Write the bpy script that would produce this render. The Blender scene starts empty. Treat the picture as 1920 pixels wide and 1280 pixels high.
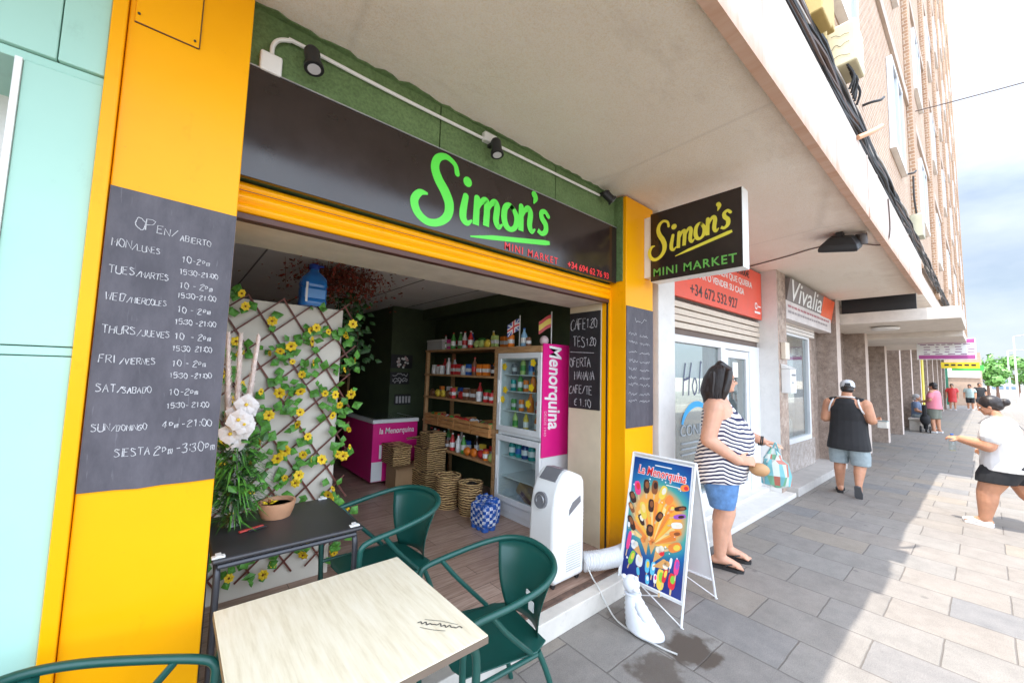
import bpy, bmesh, math, random
from mathutils import Vector, Matrix, Quaternion
random.seed(11)
SC = bpy.context.scene
COL = SC.collection
PI = math.pi
# ------------------------------------------------------------------ camera, world, sun, exposure
ROT = Matrix(((0.75631917, -0.07253587, -0.65016911), (-0.65361942, -0.04182143, -0.755667), (0.02762196, 0.99648859, -0.0790412)))
cd = bpy.data.cameras.new('camera'); cam = bpy.data.objects.new('camera', cd); COL.objects.link(cam)
cd.sensor_width = 36; cd.lens = 36 * 735 / 1920; cd.clip_start = 0.02; cd.clip_end = 5000
cam.matrix_world = Matrix.Translation((0, 0, 1.6)) @ ROT.to_4x4()
SC.camera = cam
TILT = 0.02                                   # the street runs 0.02 rad off the shop front
STREET = Matrix.Rotation(-TILT, 4, 'Z')
SUN_EL = math.radians(74)
W = bpy.data.worlds.new('World'); SC.world = W; W.use_nodes = True
wt = W.node_tree; wn = wt.nodes; bg = wn['Background']
sky = wn.new('ShaderNodeTexSky'); sky.sky_type = 'NISHITA'; sky.sun_disc = False
sky.sun_elevation = SUN_EL; sky.sun_rotation = math.radians(-90 - 1.15); sky.dust_density = 2.0; sky.air_density = 1.0
tc = wn.new('ShaderNodeTexCoord'); mp = wn.new('ShaderNodeMapping'); mp.inputs['Scale'].default_value = (1.3, 1.3, 3.2)
nz = wn.new('ShaderNodeTexNoise'); nz.inputs['Scale'].default_value = 2.2; nz.inputs['Detail'].default_value = 7; nz.inputs['Roughness'].default_value = 0.55
rp = wn.new('ShaderNodeValToRGB'); rp.color_ramp.elements[0].position = 0.36; rp.color_ramp.elements[0].color = (.40, .40, .40, 1); rp.color_ramp.elements[1].position = 0.62
mx = wn.new('ShaderNodeMix'); mx.data_type = 'RGBA'; mx.inputs[7].default_value = (5.3, 5.9, 6.7, 1)
mul = wn.new('ShaderNodeMath'); mul.operation = 'MULTIPLY'; mul.inputs[1].default_value = 0.9
wt.links.new(tc.outputs['Generated'], mp.inputs[0]); wt.links.new(mp.outputs[0], nz.inputs['Vector']); wt.links.new(nz.outputs[0], rp.inputs[0])
wt.links.new(rp.outputs[0], mul.inputs[0]); wt.links.new(mul.outputs[0], mx.inputs[0]); wt.links.new(sky.outputs[0], mx.inputs[6]); 
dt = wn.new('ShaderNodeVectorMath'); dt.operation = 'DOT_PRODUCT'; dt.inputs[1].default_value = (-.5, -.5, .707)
mr = wn.new('ShaderNodeMapRange'); mr.inputs[1].default_value = -.35; mr.inputs[2].default_value = .55; mr.inputs[3].default_value = .42; mr.inputs[4].default_value = 1.75; mr.interpolation_type = 'SMOOTHSTEP'  # sky shaped by direction: dimmed ahead of the camera, brightened behind to fill shade
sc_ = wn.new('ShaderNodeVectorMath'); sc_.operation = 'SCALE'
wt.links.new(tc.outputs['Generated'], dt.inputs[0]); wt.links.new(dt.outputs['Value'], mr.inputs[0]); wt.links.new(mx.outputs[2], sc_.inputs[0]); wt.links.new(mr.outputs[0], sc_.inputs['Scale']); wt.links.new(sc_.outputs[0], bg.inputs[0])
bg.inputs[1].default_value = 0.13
sl = bpy.data.lights.new('sun', 'SUN'); sl.energy = 2.25; sl.angle = math.radians(0.53); sl.color = (1.0, 0.955, 0.88)
so = bpy.data.objects.new('sun', sl); COL.objects.link(so); so.location = (-10, -2, 40)
so.rotation_euler = (STREET.to_3x3() @ Vector((math.cos(SUN_EL), 0.0005, -math.sin(SUN_EL)))).to_track_quat('-Z', 'Y').to_euler()
SC.view_settings.view_transform = 'Standard'; SC.view_settings.look = 'None'; SC.view_settings.exposure = 1.70; SC.view_settings.gamma = 1
SC.render.engine = 'CYCLES'
cy = SC.cycles; cy.use_denoising = True; cy.max_bounces = 10; cy.diffuse_bounces = 6; cy.glossy_bounces = 4; cy.transparent_max_bounces = 16; cy.caustics_reflective = False; cy.caustics_refractive = False
cy.sample_clamp_indirect = 8

# ------------------------------------------------------------------ materials
def lin(c):
    if isinstance(c, str):
        c = [int(c[i:i+2], 16) / 255 for i in (1, 3, 5)]
        c = [x / 12.92 if x <= 0.04045 else ((x + 0.055) / 1.055) ** 2.4 for x in c]
    return (c[0], c[1], c[2], 1)
class NT:
    def __init__(s, name):
        s.m = bpy.data.materials.new(name); s.m.use_nodes = True; s.t = s.m.node_tree; s.b = s.t.nodes['Principled BSDF']; s.out = s.t.nodes['Material Output']
        s.tc = s.n('TexCoord')
    def n(s, typ, inp=None, **kw):
        nd = s.t.nodes.new('ShaderNode' + typ)
        for k, v in kw.items(): setattr(nd, k, v)
        for k, v in (inp or {}).items(): s.set(nd.inputs[k], v)
        return nd
    def set(s, sock, v):
        if isinstance(v, bpy.types.NodeSocket): s.t.links.new(v, sock)
        else: sock.default_value = v
    def obj(s): return s.tc.outputs['Object']
    def noise(s, scale, detail=4, rough=.55, vec=None, stretch=None):
        v = vec or s.obj()
        if stretch: v = s.n('Mapping', {0: v, 3: stretch}).outputs[0]
        return s.n('TexNoise', {'Vector': v, 'Scale': scale, 'Detail': detail, 'Roughness': rough}).outputs[0]
    def ramp(s, fac, stops):
        r = s.n('ValToRGB', {0: fac}); e = r.color_ramp.elements
        while len(e) < len(stops): e.new(0.5)
        for i, (p, c) in enumerate(stops): e[i].position = p; e[i].color = lin(c) if not isinstance(c, (int, float)) else (c, c, c, 1)
        return r.outputs[0]
    def mix(s, f, a, b, mode='MIX'):
        m = s.n('Mix', data_type='RGBA', blend_type=mode); s.set(m.inputs[0], f)
        s.set(m.inputs[6], lin(a) if not isinstance(a, bpy.types.NodeSocket) else a); s.set(m.inputs[7], lin(b) if not isinstance(b, bpy.types.NodeSocket) else b)
        return m.outputs[2]
    def math(s, op, a, b=0.0, c=None):
        m = s.n('Math', operation=op); s.set(m.inputs[0], a); s.set(m.inputs[1], b)
        if c is not None: s.set(m.inputs[2], c)
        return m.outputs[0]
    def sep(s, v=None): return s.n('SeparateXYZ', {0: v or s.obj()}).outputs
    def bump(s, h, strength=.3, dist=.01):
        s.set(s.b.inputs['Normal'], s.n('Bump', {'Height': h, 'Strength': strength, 'Distance': dist}).outputs[0])
    def col(s, c): s.set(s.b.inputs['Base Color'], lin(c) if not isinstance(c, bpy.types.NodeSocket) else c)
    def rough(s, r): s.set(s.b.inputs['Roughness'], r)
CACHE = {}
def mat(name, c, rough=.6, metal=0., var=.12, scale=6., bump=0., bscale=80., spec=.5, dirt=0.):
    if name in CACHE: return CACHE[name]
    k = NT(name); c = lin(c)
    lo = tuple(max(0, x * (1 - var)) for x in c[:3]); hi = tuple(min(1, x * (1 + var)) for x in c[:3])
    nf = k.noise(scale, 5, .6)
    cc = k.ramp(nf, [(.3, lo), (.7, hi)])
    if dirt: cc = k.mix(k.math('MULTIPLY', k.ramp(k.noise(scale * 2.3, 7, .7), [(.52, 0.), (.75, 1.)]), dirt), cc, (.12, .10, .08))
    k.col(cc); k.set(k.b.inputs['Roughness'], k.math('MULTIPLY_ADD', nf, .18, rough - .09)); k.b.inputs['Metallic'].default_value = metal
    k.b.inputs['Specular IOR Level'].default_value = spec
    if bump: k.bump(k.noise(bscale, 4), bump, .004)
    CACHE[name] = k.m; return k.m
def glass_mat(name, tint=(.9, .95, .95), refl=1.0, opac=0.0, body=(.2, .25, .25)):
    k = NT(name); t = k.t
    tr = k.n('BsdfTransparent', {0: lin(tint)}); gl = k.n('BsdfGlossy', {0: (1, 1, 1, 1), 'Roughness': .02})
    fr = k.n('Fresnel', {0: k.math('MULTIPLY_ADD', k.n('NewGeometry').outputs['Backfacing'], .6667 - 1.5, 1.5)}); f = k.math('MULTIPLY', fr.outputs[0], refl)
    m = k.n('MixShader', {0: f, 1: tr.outputs[0], 2: gl.outputs[0]})
    last = m.outputs[0]
    if opac:
        df = k.n('BsdfDiffuse', {0: lin(body)}); a = k.n('MixShader', {0: opac, 1: tr.outputs[0], 2: df.outputs[0]})
        m2 = k.n('MixShader', {0: f, 1: a.outputs[0], 2: gl.outputs[0]}); last = m2.outputs[0]
    t.links.new(last, k.out.inputs[0]); return k.m

def pavement_mat():
    k = NT('paving_slabs'); x, y, z = k.sep()
    v = k.n('CombineXYZ', {0: k.math('ADD', y, -1.1 + .285 + 57), 1: k.math('ADD', x, -3.04 + 39 * 2)}).outputs[0]
    wob = k.n('Mix', data_type='VECTOR'); nv = k.n('TexNoise', {'Vector': k.obj(), 'Scale': 9.}); k.set(wob.inputs[0], .010); k.set(wob.inputs[4], v); k.set(wob.inputs[5], k.n('VectorMath', {0: v, 1: nv.outputs[1]}, operation='ADD').outputs[0])
    br = k.n('TexBrick', {'Vector': wob.outputs[1], 'Color1': (0, 0, 0, 1), 'Color2': (1, 1, 1, 1), 'Mortar': (.5, .5, .5, 1), 'Scale': 1., 'Mortar Size': .0055, 'Mortar Smooth': .6, 'Bias': 0., 'Brick Width': .57, 'Row Height': .39}, offset=.5)
    c = k.ramp(br.outputs['Color'], [(0, '#7e7b77'), (.2, '#8b8279'), (.4, '#86827d'), (.55, '#898179'), (.72, '#6f7073'), (.86, '#928677'), (1, '#817b75')])
    c = k.mix(.4, c, k.ramp(k.noise(5.2, 8, .75), [(.3, '#625d58'), (.7, '#9a938b')]))
    grit = k.noise(160, 3, .7); c = k.mix(.25, c, k.ramp(grit, [(.35, .05), (.65, .7)]), 'OVERLAY')
    gum = k.ramp(k.n('TexVoronoi', {'Vector': k.obj(), 'Scale': 2.6}).outputs[0], [(.05, 1.), (.075, 0.)])
    c = k.mix(k.math('MULTIPLY', gum, .45), c, '#4d4a47')
    st = k.ramp(k.noise(1.1, 5, .7), [(.6, 0.), (.72, 1.)]); c = k.mix(k.math('MULTIPLY', st, .35), c, '#544b43')
    fl_ = k.ramp(k.noise(26, 6, .7), [(.60, 0.), (.70, 1.)]); c = k.mix(k.math('MULTIPLY', fl_, .22), c, '#3f3a36')
    # wet, dirty patch by the drain hose
    def spot(cx, cy, r, amt, cc):
        d = k.n('VectorMath', {0: k.n('Mapping', {0: k.obj(), 1: (-cx, -cy, 0)}).outputs[0]}, operation='LENGTH').outputs['Value']
        d2 = k.math('ADD', d, k.math('MULTIPLY', k.math('SUBTRACT', k.noise(7, 4), .5), .28))
        return k.mix(k.math('MULTIPLY', k.ramp(d2, [(r * .75, 1.), (r, 0.)]), amt), cc, '#4c4137')
    for s in ((2.42, 1.18, .17, .95), (2.10, 1.22, .15, .75), (2.38, 1.6, .13, .4), (1.75, 1.18, .12, .35)): c = spot(*s, c)
    c = k.mix(k.math('MULTIPLY', br.outputs['Fac'], .62), c, '#504a45')
    k.col(c); k.rough(k.math('MULTIPLY_ADD', grit, .25, .62))
    h = k.math('SUBTRACT', k.math('MULTIPLY', grit, .25), br.outputs['Fac']); k.bump(h, .6, .008)
    return k.m
def brickwall_mat():
    k = NT('peach_brick'); x, y, z = k.sep()
    v = k.n('CombineXYZ', {0: k.math('ADD', x, y), 1: z}).outputs[0]
    br = k.n('TexBrick', {'Vector': v, 'Color1': lin('#9c765a'), 'Color2': lin('#b08e70'), 'Mortar': lin('#cfc2b2'), 'Scale': 1., 'Mortar Size': .0075, 'Mortar Smooth': .1, 'Bias': 0., 'Brick Width': .13, 'Row Height': .066}, offset=.5)
    c = k.mix(.2, br.outputs[0], k.ramp(k.noise(.7, 6, .65), [(.3, '#a5846a'), (.7, '#d9c4ae')]))
    k.col(c); k.rough(.85); k.bump(br.outputs['Fac'], -.5, .008); return k.m
def soffit_mat():
    k = NT('stucco_soffit'); x, y, z = k.sep()
    c = k.ramp(k.noise(1.3, 6, .6), [(.3, '#ebdcc5'), (.7, '#f5e9d6')])
    sp = k.noise(130, 3, .7); c = k.mix(.38, c, k.ramp(sp, [(.30, .35), (.55, 1.)]), 'OVERLAY')
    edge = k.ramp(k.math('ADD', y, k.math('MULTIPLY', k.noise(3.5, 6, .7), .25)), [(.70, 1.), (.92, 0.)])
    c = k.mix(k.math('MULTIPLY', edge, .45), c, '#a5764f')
    far = k.ramp(k.noise(1.1, 7, .75, stretch=(1, 2.5, 1)), [(.56, 0.), (.72, 1.)]); c = k.mix(k.math('MULTIPLY', far, .22), c, '#a48c70')
    cr = k.n('TexVoronoi', {'Vector': k.n('Mapping', {0: k.obj(), 3: (.35, .16, 1)}).outputs[0], 'Scale': 1.}, feature='DISTANCE_TO_EDGE').outputs[0]
    c = k.mix(k.math('MULTIPLY', k.ramp(cr, [(.002, 1.), (.006, 0.)]), .12), c, '#7d6a55')
    k.col(c); k.rough(.95); k.bump(sp, .9, .012); return k.m
def fascia_mat():
    k = NT('fascia_paint'); c = k.ramp(k.noise(2.2, 6, .6, stretch=(6, 1, .35)), [(.3, '#b9a597'), (.52, '#cfc3b9'), (.7, '#d9d2ca')])
    z = k.sep()[2]; low = k.ramp(k.math('SUBTRACT', z, k.math('MULTIPLY', k.noise(6, 5, .7, stretch=(3, 1, 1)), .12)), [(3.10 / 4, 1.), (3.19 / 4, 0.)])
    zz = k.math('DIVIDE', k.math('SUBTRACT', z, k.math('MULTIPLY', k.noise(6, 5, .7), .14)), 4.)
    low = k.ramp(zz, [(3.10 / 4, 1.), (3.20 / 4, 0.)]); c = k.mix(k.math('MULTIPLY', low, .6), c, '#c08a66')
    k.col(c); k.rough(.85); k.bump(k.noise(60, 4), .2, .004); return k.m
def woodfloor_mat():
    k = NT('vinyl_wood_floor'); x, y, z = k.sep()
    v = k.n('CombineXYZ', {0: x, 1: y}).outputs[0]
    br = k.n('TexBrick', {'Vector': v, 'Color1': (0, 0, 0, 1), 'Color2': (1, 1, 1, 1), 'Mortar': (0, 0, 0, 1), 'Scale': 1., 'Mortar Size': .0025, 'Brick Width': 1.1, 'Row Height': .15}, offset=.37)
    g = k.noise(5, 7, .65, stretch=(1.2, 14, 1))
    c = k.ramp(g, [(.3, '#7d6152'), (.5, '#a88a79'), (.7, '#c4ac9c')]); c = k.mix(.35, c, k.ramp(br.outputs[0], [(0, '#856a5b'), (1, '#bca494')]))
    c = k.mix(k.math('MULTIPLY', br.outputs['Fac'], .7), c, '#3a2c25'); k.col(c); k.rough(.42); k.bump(g, .06, .003); return k.m
def grain_mat(name, c1, c2, c3, stretch=(2, 18, 18), rough=.5, amt=.06):
    k = NT(name); g = k.noise(4, 8, .65, stretch=stretch); k.col(k.ramp(g, [(.28, c1), (.5, c2), (.72, c3)])); k.rough(rough); k.bump(g, amt, .003); return k.m
def chalk_mat():
    k = NT('chalkboard_paint'); sm = k.noise(5, 6, .7, stretch=(2.5, 1, 1)); c = k.ramp(sm, [(.35, '#454249'), (.75, '#5e5a61')])
    sc = k.noise(14, 3, .5, stretch=(6, 1, .8)); c = k.mix(k.math('MULTIPLY', k.ramp(sc, [(.66, 0.), (.74, 1.)]), .25), c, '#8d8a90')
    k.col(c); k.rough(.62); k.bump(k.noise(150, 3), .1, .002); return k.m
def marble_mat(name='polished_granite', a='#a89385', b='#c9b8aa', d='#7f6c61'):
    k = NT(name); c = k.ramp(k.noise(9, 8, .7), [(.3, d), (.5, a), (.7, b)]); c = k.mix(.3, c, k.ramp(k.noise(70, 4, .7), [(.35, .1), (.65, .8)]), 'OVERLAY'); k.col(c); k.rough(.22); return k.m
def green_mat(name='green_stucco', a='#577044', b='#6d8757'):
    k = NT(name); sp = k.noise(55, 4, .7); c = k.ramp(k.noise(4, 5, .6), [(.3, a), (.7, b)]); c = k.mix(.35, c, k.ramp(sp, [(.35, .15), (.65, .8)]), 'OVERLAY')
    k.col(c); k.rough(.8); k.bump(sp, .7, .01); return k.m
def paint_mat(name, a, b, rough=.35):
    k = NT(name); c = k.ramp(k.noise(1.6, 5, .55), [(.3, a), (.7, b)]); d = k.ramp(k.noise(6, 9, .78, stretch=(1, 1, .6)), [(.58, 0.), (.74, 1.)]); c = k.mix(k.math('MULTIPLY', d, .38), c, tuple(x * .55 for x in lin(a)[:3]))
    scr = k.ramp(k.noise(30, 5, .8, stretch=(.6, .6, 2.2)), [(.69, 0.), (.73, 1.)]); c = k.mix(k.math('MULTIPLY', scr, .5), c, '#6b5a44')
    base = k.ramp(k.math('ADD', k.sep()[2], k.math('MULTIPLY', k.noise(7, 6, .7), .35)), [(.28, 1.), (.62, 0.)]); c = k.mix(k.math('MULTIPLY', base, .45), c, '#5d5344')
    k.b.inputs['Specular IOR Level'].default_value = .22; k.col(c); k.rough(rough); k.bump(k.noise(14, 4, .6), .07, .01); return k.m
def wicker_mat(name='wicker', a='#6d4a2a', b='#c09a63'):
    k = NT(name); w1 = k.n('TexWave', {'Vector': k.obj(), 'Scale': 13., 'Distortion': 6., 'Detail': 3.}, bands_direction='Z').outputs[1]; n2 = k.noise(32, 4, .7, stretch=(1, 1, 2))
    f = k.math('MULTIPLY_ADD', w1, .5, k.math('MULTIPLY', n2, .5)); k.col(k.ramp(f, [(.32, '#4a2f18'), (.45, a), (.62, b)])); k.rough(.8); k.bump(f, 1., .02); return k.m
def stripe_mat():
    k = NT('navy_white_stripes'); x, y, z = k.sep(); n1 = k.math('MULTIPLY', k.math('SUBTRACT', k.noise(3, 3), .5), .10)
    p = k.math('ADD', k.math('ADD', z, n1), k.math('MULTIPLY', k.math('ABSOLUTE', k.math('ADD', y, -1.36)), .35))
    f = k.math('FRACT', k.math('MULTIPLY', p, 31.)); k.col(k.ramp(f, [(.50, '#f0ecea'), (.56, '#23254a')])); k.rough(.85); k.bump(k.noise(20, 4), .3, .01); return k.m
def poster_mat():
    k = NT('poster_print'); d = k.n('VectorMath', {0: k.obj(), 1: (2.69, 1.50, .60)}, operation='DISTANCE').outputs['Value']
    c = k.ramp(d, [(0, '#ff9a1e'), (.11, '#ffab3a'), (.17, '#f0a850'), (.225, '#4ea59a'), (.29, '#1d6fa8'), (.42, '#163f86')])
    z = k.sep()[2]; c = k.mix(k.ramp(z, [(.22, 1.), (.42, 0.)]), c, '#1c2f7c'); k.col(c); k.rough(.3); return k.m
def water_pack_mat():
    k = NT('blue_printed_shrink_wrap'); v = k.n('TexChecker', {'Vector': k.n('Mapping', {0: k.obj(), 3: (26, 26, 34)}).outputs[0], 'Scale': 1., 'Color1': lin('#e4ecf4'), 'Color2': lin('#1c4fa8')}); c = k.mix(k.ramp(k.noise(18, 4, .6), [(.45, 0.), (.6, 1.)]), v.outputs[0], '#2a5bb0'); k.col(c); k.rough(.2); return k.m
PAVE = pavement_mat(); BRICK = brickwall_mat(); SOFFIT = soffit_mat(); FASCIA = fascia_mat(); WOODFLOOR = woodfloor_mat(); CHALK = chalk_mat(); GRANITE = marble_mat(); GREEN = green_mat()
ORANGE = paint_mat('orange_paint', (.88, .375, .001), (.95, .43, .002), .33); MINT = paint_mat('mint_paint', (.36, .60, .51), (.41, .65, .56), .45)
SHUT = paint_mat('orange_shutter_enamel', (.88, .37, .001), (.95, .42, .002), .22)
LAM = grain_mat('pale_ash_laminate', '#d3c6a9', '#e2d7bd', '#eae1cc', (16, 1.5, 16), .45, .03); PINE = grain_mat('pine_board', '#8f6a45', '#b48a5e', '#c9a377', (14, 1.6, 14), .6)
CRATEW = grain_mat('crate_wood', '#96663a', '#bf8850', '#d4a56c', (12, 2, 12), .7); WICK = wicker_mat('wicker', '#8a6238', '#d8b47c')
BLK = mat('black_sign_gloss', (.026, .017, .015), .16, var=.2, spec=.55); BLKM = mat('black_matt_metal', (.016, .016, .017), .45)
WHITE = mat('white_paint', (.78, .77, .75), .5, var=.05, dirt=.08); WPLAST = mat('white_plastic', (.78, .78, .76), .3, var=.03); CREAM = mat('cream_panel', (.66, .56, .40), .5, var=.06)
WENAM = mat('white_enamel', (.76, .78, .78), .25, var=.03); GRN = mat('bottle_green_metal', (.008, .072, .058), .34, var=.12, scale=3); DKGREY = mat('anthracite_laminate', (.035, .033, .036), .42, var=.25, scale=9)
DKTUBE = mat('anthracite_tube', (.05, .05, .057), .35, .3); INK = mat('chalk', (.50, .49, .50), .95, var=.35, scale=60); LIME = mat('lime_letter', (.10, .72, .06), .35, var=.04); YEL = mat('yellow_letter', (.78, .70, .07), .4, var=.05)
GLET = mat('green_letter', (.14, .42, .08), .4, var=.05); REDL = mat('red_letter', (.80, .035, .04), .35, var=.05); PINK = mat('magenta_print', (.72, .012, .22), .35, var=.05); WLET = mat('white_letter', (.85, .85, .84), .4, var=.03)
GREYPL = mat('grey_plastic', (.16, .16, .17), .4); DKWALL = mat('dark_green_wall', (.052, .072, .034), .75, var=.2, bump=.2); CEIL = mat('interior_ceiling_paint', (.72, .72, .69), .8, var=.08, scale=2); BROWN = mat('brown_rail', (.085, .032, .022), .5)
REDSIGN = mat('red_vinyl', (.80, .10, .055), .4, var=.05); GLASS = glass_mat('clear_glass'); SHOPGLASS = glass_mat('shop_window_glass', (.75, .82, .82), 1.5, .12, (.5, .55, .55)); ALU = mat('white_aluminium', (.74, .76, .78), .35, var=.03)
CABLE = mat('black_cable', (.018, .017, .017), .6); CABLE2 = mat('brown_cable', (.10, .06, .045), .6); CABLE3 = mat('pale_cable', (.45, .40, .35), .6); SKIN = mat('skin', (.62, .33, .22), .5, var=.1, scale=14); SKIN2 = mat('tanned_skin', (.50, .24, .14), .5, var=.1, scale=14)
HAIR = mat('dark_hair', (.016, .010, .009), .42, var=.4, scale=40, bump=.5, bscale=60); DENIM = mat('blue_denim', (.10, .22, .44), .8, var=.25, scale=20, bump=.3); BLACKC = mat('black_cloth', (.016, .016, .018), .8, var=.3, scale=9, bump=.3, bscale=25)
GREYC = mat('grey_cloth', (.30, .36, .38), .85, var=.2, scale=9, bump=.3, bscale=25); WHITEC = mat('white_cloth', (.66, .65, .64), .85, var=.06, bump=.4, bscale=18); RUBBER = mat('black_rubber', (.02, .018, .018), .6)
LEAF = mat('leaf_green', (.085, .27, .035), .5, var=.45, scale=25); LEAF2 = mat('dark_leaf', (.025, .085, .018), .5, var=.4, scale=25); PETAL = mat('yellow_petal', (.85, .58, .02), .6, var=.2, scale=2); CORE = mat('flower_core', (.20, .07, .01), .8)
TERRA = mat('terracotta', (.52, .27, .15), .75, var=.15); LATT = mat('brown_lattice', (.13, .035, .022), .6, var=.3)
STEEL = mat('grey_steel', (.45, .46, .47), .35, .7)
PANEL = mat('offwhite_board', (.60, .56, .48), .6, var=.06)
def C_(name, c, rough=.4): return mat(name, c, rough, var=.08)

# ------------------------------------------------------------------ mesh helpers
def catmull(pts, n=6):
    out = []; P = [Vector(p) for p in pts]; m = len(P)
    for i in range(m - 1):
        p0, p1, p2, p3 = P[max(i - 1, 0)], P[i], P[i + 1], P[min(i + 2, m - 1)]
        for j in range(n):
            t = j / n; out.append(.5 * (2 * p1 + (p2 - p0) * t + (2 * p0 - 5 * p1 + 4 * p2 - p3) * t * t + (3 * p1 - p0 - 3 * p2 + p3) * t ** 3))
    out.append(P[-1]); return out
class MB:
    def __init__(s): s.bm = bmesh.new()
    def f(s, vs, m=0):
        try: fc = s.bm.faces.new(vs); fc.material_index = m; return fc
        except ValueError: return None
    def v(s, p): return s.bm.verts.new(p)
    def face(s, pts, m=0): return s.f([s.v(p) for p in pts], m)
    def box(s, x0, x1, y0, y1, z0, z1, m=0, mt=None):
        P = [Vector((x, y, z)) for z in (z0, z1) for y in (y0, y1) for x in (x0, x1)]
        if mt: P = [mt @ p for p in P]
        V = [s.v(p) for p in P]
        for q in ((0, 2, 3, 1), (4, 5, 7, 6), (0, 1, 5, 4), (2, 6, 7, 3), (0, 4, 6, 2), (1, 3, 7, 5)): s.f([V[i] for i in q], m)
        return s
    def prism(s, poly, vec, m=0, side=None):
        vec = Vector(vec); A = [s.v(p) for p in poly]; B = [s.v(Vector(p) + vec) for p in poly]; n = len(poly)
        s.f(A[::-1], m); s.f(B, m)
        for i in range(n): s.f([A[i], A[(i + 1) % n], B[(i + 1) % n], B[i]], m if side is None else side)
        return s
    def rings(s, R, m=0, cap=True, closed=False):
        V = [[s.v(p) for p in r] for r in R]; n = len(V[0])
        for a in range(len(V) - (0 if closed else 1)):
            A, B = V[a], V[(a + 1) % len(V)]
            for i in range(n): s.f([A[i], A[(i + 1) % n], B[(i + 1) % n], B[i]], m)
        if cap and not closed: s.f(V[0][::-1], m); s.f(V[-1], m)
        return s
    def tube(s, pts, r, seg=8, m=0, closed=False, cap=True, flat=1.0):
        P = [Vector(p) for p in pts]; n = len(P); R = []; u = None
        for i in range(n):
            if closed: d = P[(i + 1) % n] - P[i - 1]
            else: d = P[min(i + 1, n - 1)] - P[max(i - 1, 0)]
            if d.length < 1e-9: d = Vector((0, 0, 1))
            d.normalize()
            if u is None: u = d.orthogonal().normalized()
            else: u = (u - d * u.dot(d)); u = u.normalized() if u.length > 1e-6 else d.orthogonal().normalized()
            w = d.cross(u); rr = r[i] if isinstance(r, (list, tuple)) else r
            R.append([P[i] + (u * math.cos(a) + w * math.sin(a) * flat) * rr for a in [2 * PI * j / seg for j in range(seg)]])
        return s.rings(R, m, cap, closed)
    def cyl(s, p0, p1, r0, r1=None, seg=14, m=0): return s.tube([p0, p1], [r0, r0 if r1 is None else r1], seg, m)
    def lathe(s, prof, c=(0, 0, 0), seg=16, m=0, mt=None, cap=True):
        c = Vector(c); R = [[c + Vector((r * math.cos(2 * PI * j / seg), r * math.sin(2 * PI * j / seg), z)) for j in range(seg)] for r, z in prof]
        if mt: R = [[mt @ p for p in r] for r in R]
        return s.rings(R, m, cap)
    def ell(s, c, r, m=0, seg=14, nr=8, mt=None):
        c = Vector(c)
        if isinstance(r, (int, float)): r = (r, r, r)
        R = []
        for i in range(nr + 1):
            a = -PI / 2 + PI * i / nr; a = max(min(a, PI / 2 - .02), -PI / 2 + .02)
            ring = [Vector((r[0] * math.cos(a) * math.cos(b), r[1] * math.cos(a) * math.sin(b), r[2] * math.sin(a))) for b in [2 * PI * j / seg for j in range(seg)]]
            R.append([c + ((mt @ p) if mt else p) for p in ring])
        return s.rings(R, m)
    def chain(s, pts, radii, m=0, seg=12):           # rounded limb: cones and balls
        for i in range(len(pts)):
            s.ell(pts[i], radii[i], m, seg, 6)
            if i: s.tube([pts[i - 1], pts[i]], [radii[i - 1], radii[i]], seg, m)
        return s
    def build(s, name, mats, parent=None, smooth=False, bevel=0., street=False, mt=None):
        if street: s.bm.transform(STREET)
        if mt is not None: s.bm.transform(mt)
        bmesh.ops.recalc_face_normals(s.bm, faces=s.bm.faces[:])
        me = bpy.data.meshes.new(name); s.bm.to_mesh(me); s.bm.free()
        return link(name, me, mats, parent, smooth, bevel)
def link(name, me, mats, parent=None, smooth=False, bevel=0.):
    for m in (mats if isinstance(mats, (list, tuple)) else [mats]): me.materials.append(m)
    if smooth:
        for p in me.polygons: p.use_smooth = True
        if smooth != 'all':
            try: me.set_sharp_from_angle(angle=math.radians(42))
            except Exception: pass
    o = bpy.data.objects.new(name, me); COL.objects.link(o)
    if bevel:
        b = o.modifiers.new('bevel', 'BEVEL'); b.width = bevel; b.segments = 2; b.limit_method = 'ANGLE'; b.angle_limit = math.radians(50)
    if parent is not None: put(o, parent)
    return o
def put(o, parent):
    o.parent = parent; o.matrix_parent_inverse = parent.matrix_basis.inverted()
def tag(o, label, cat, group=None):
    o['label'] = label; o['category'] = cat
    if group: o['group'] = group
    return o
def thing(name, label, cat, loc=(0, 0, 0), group=None, street=False):
    e = bpy.data.objects.new(name, None); COL.objects.link(e); e.empty_display_size = .1
    e.location = (STREET @ Vector(loc)) if street else loc
    return tag(e, label, cat, group)
def struct(o): o['kind'] = 'structure'; return o
def dup(root, loc, rz=None, label=None):
    r = root.copy(); COL.objects.link(r); r.location = loc
    if rz is not None: r.rotation_euler = (0, 0, rz)
    if label: r['label'] = label
    for ch in list(root.children):
        c = ch.copy(); COL.objects.link(c); c.parent = r
        for g in list(ch.children):
            d = g.copy(); COL.objects.link(d); d.parent = c
    return r
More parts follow.
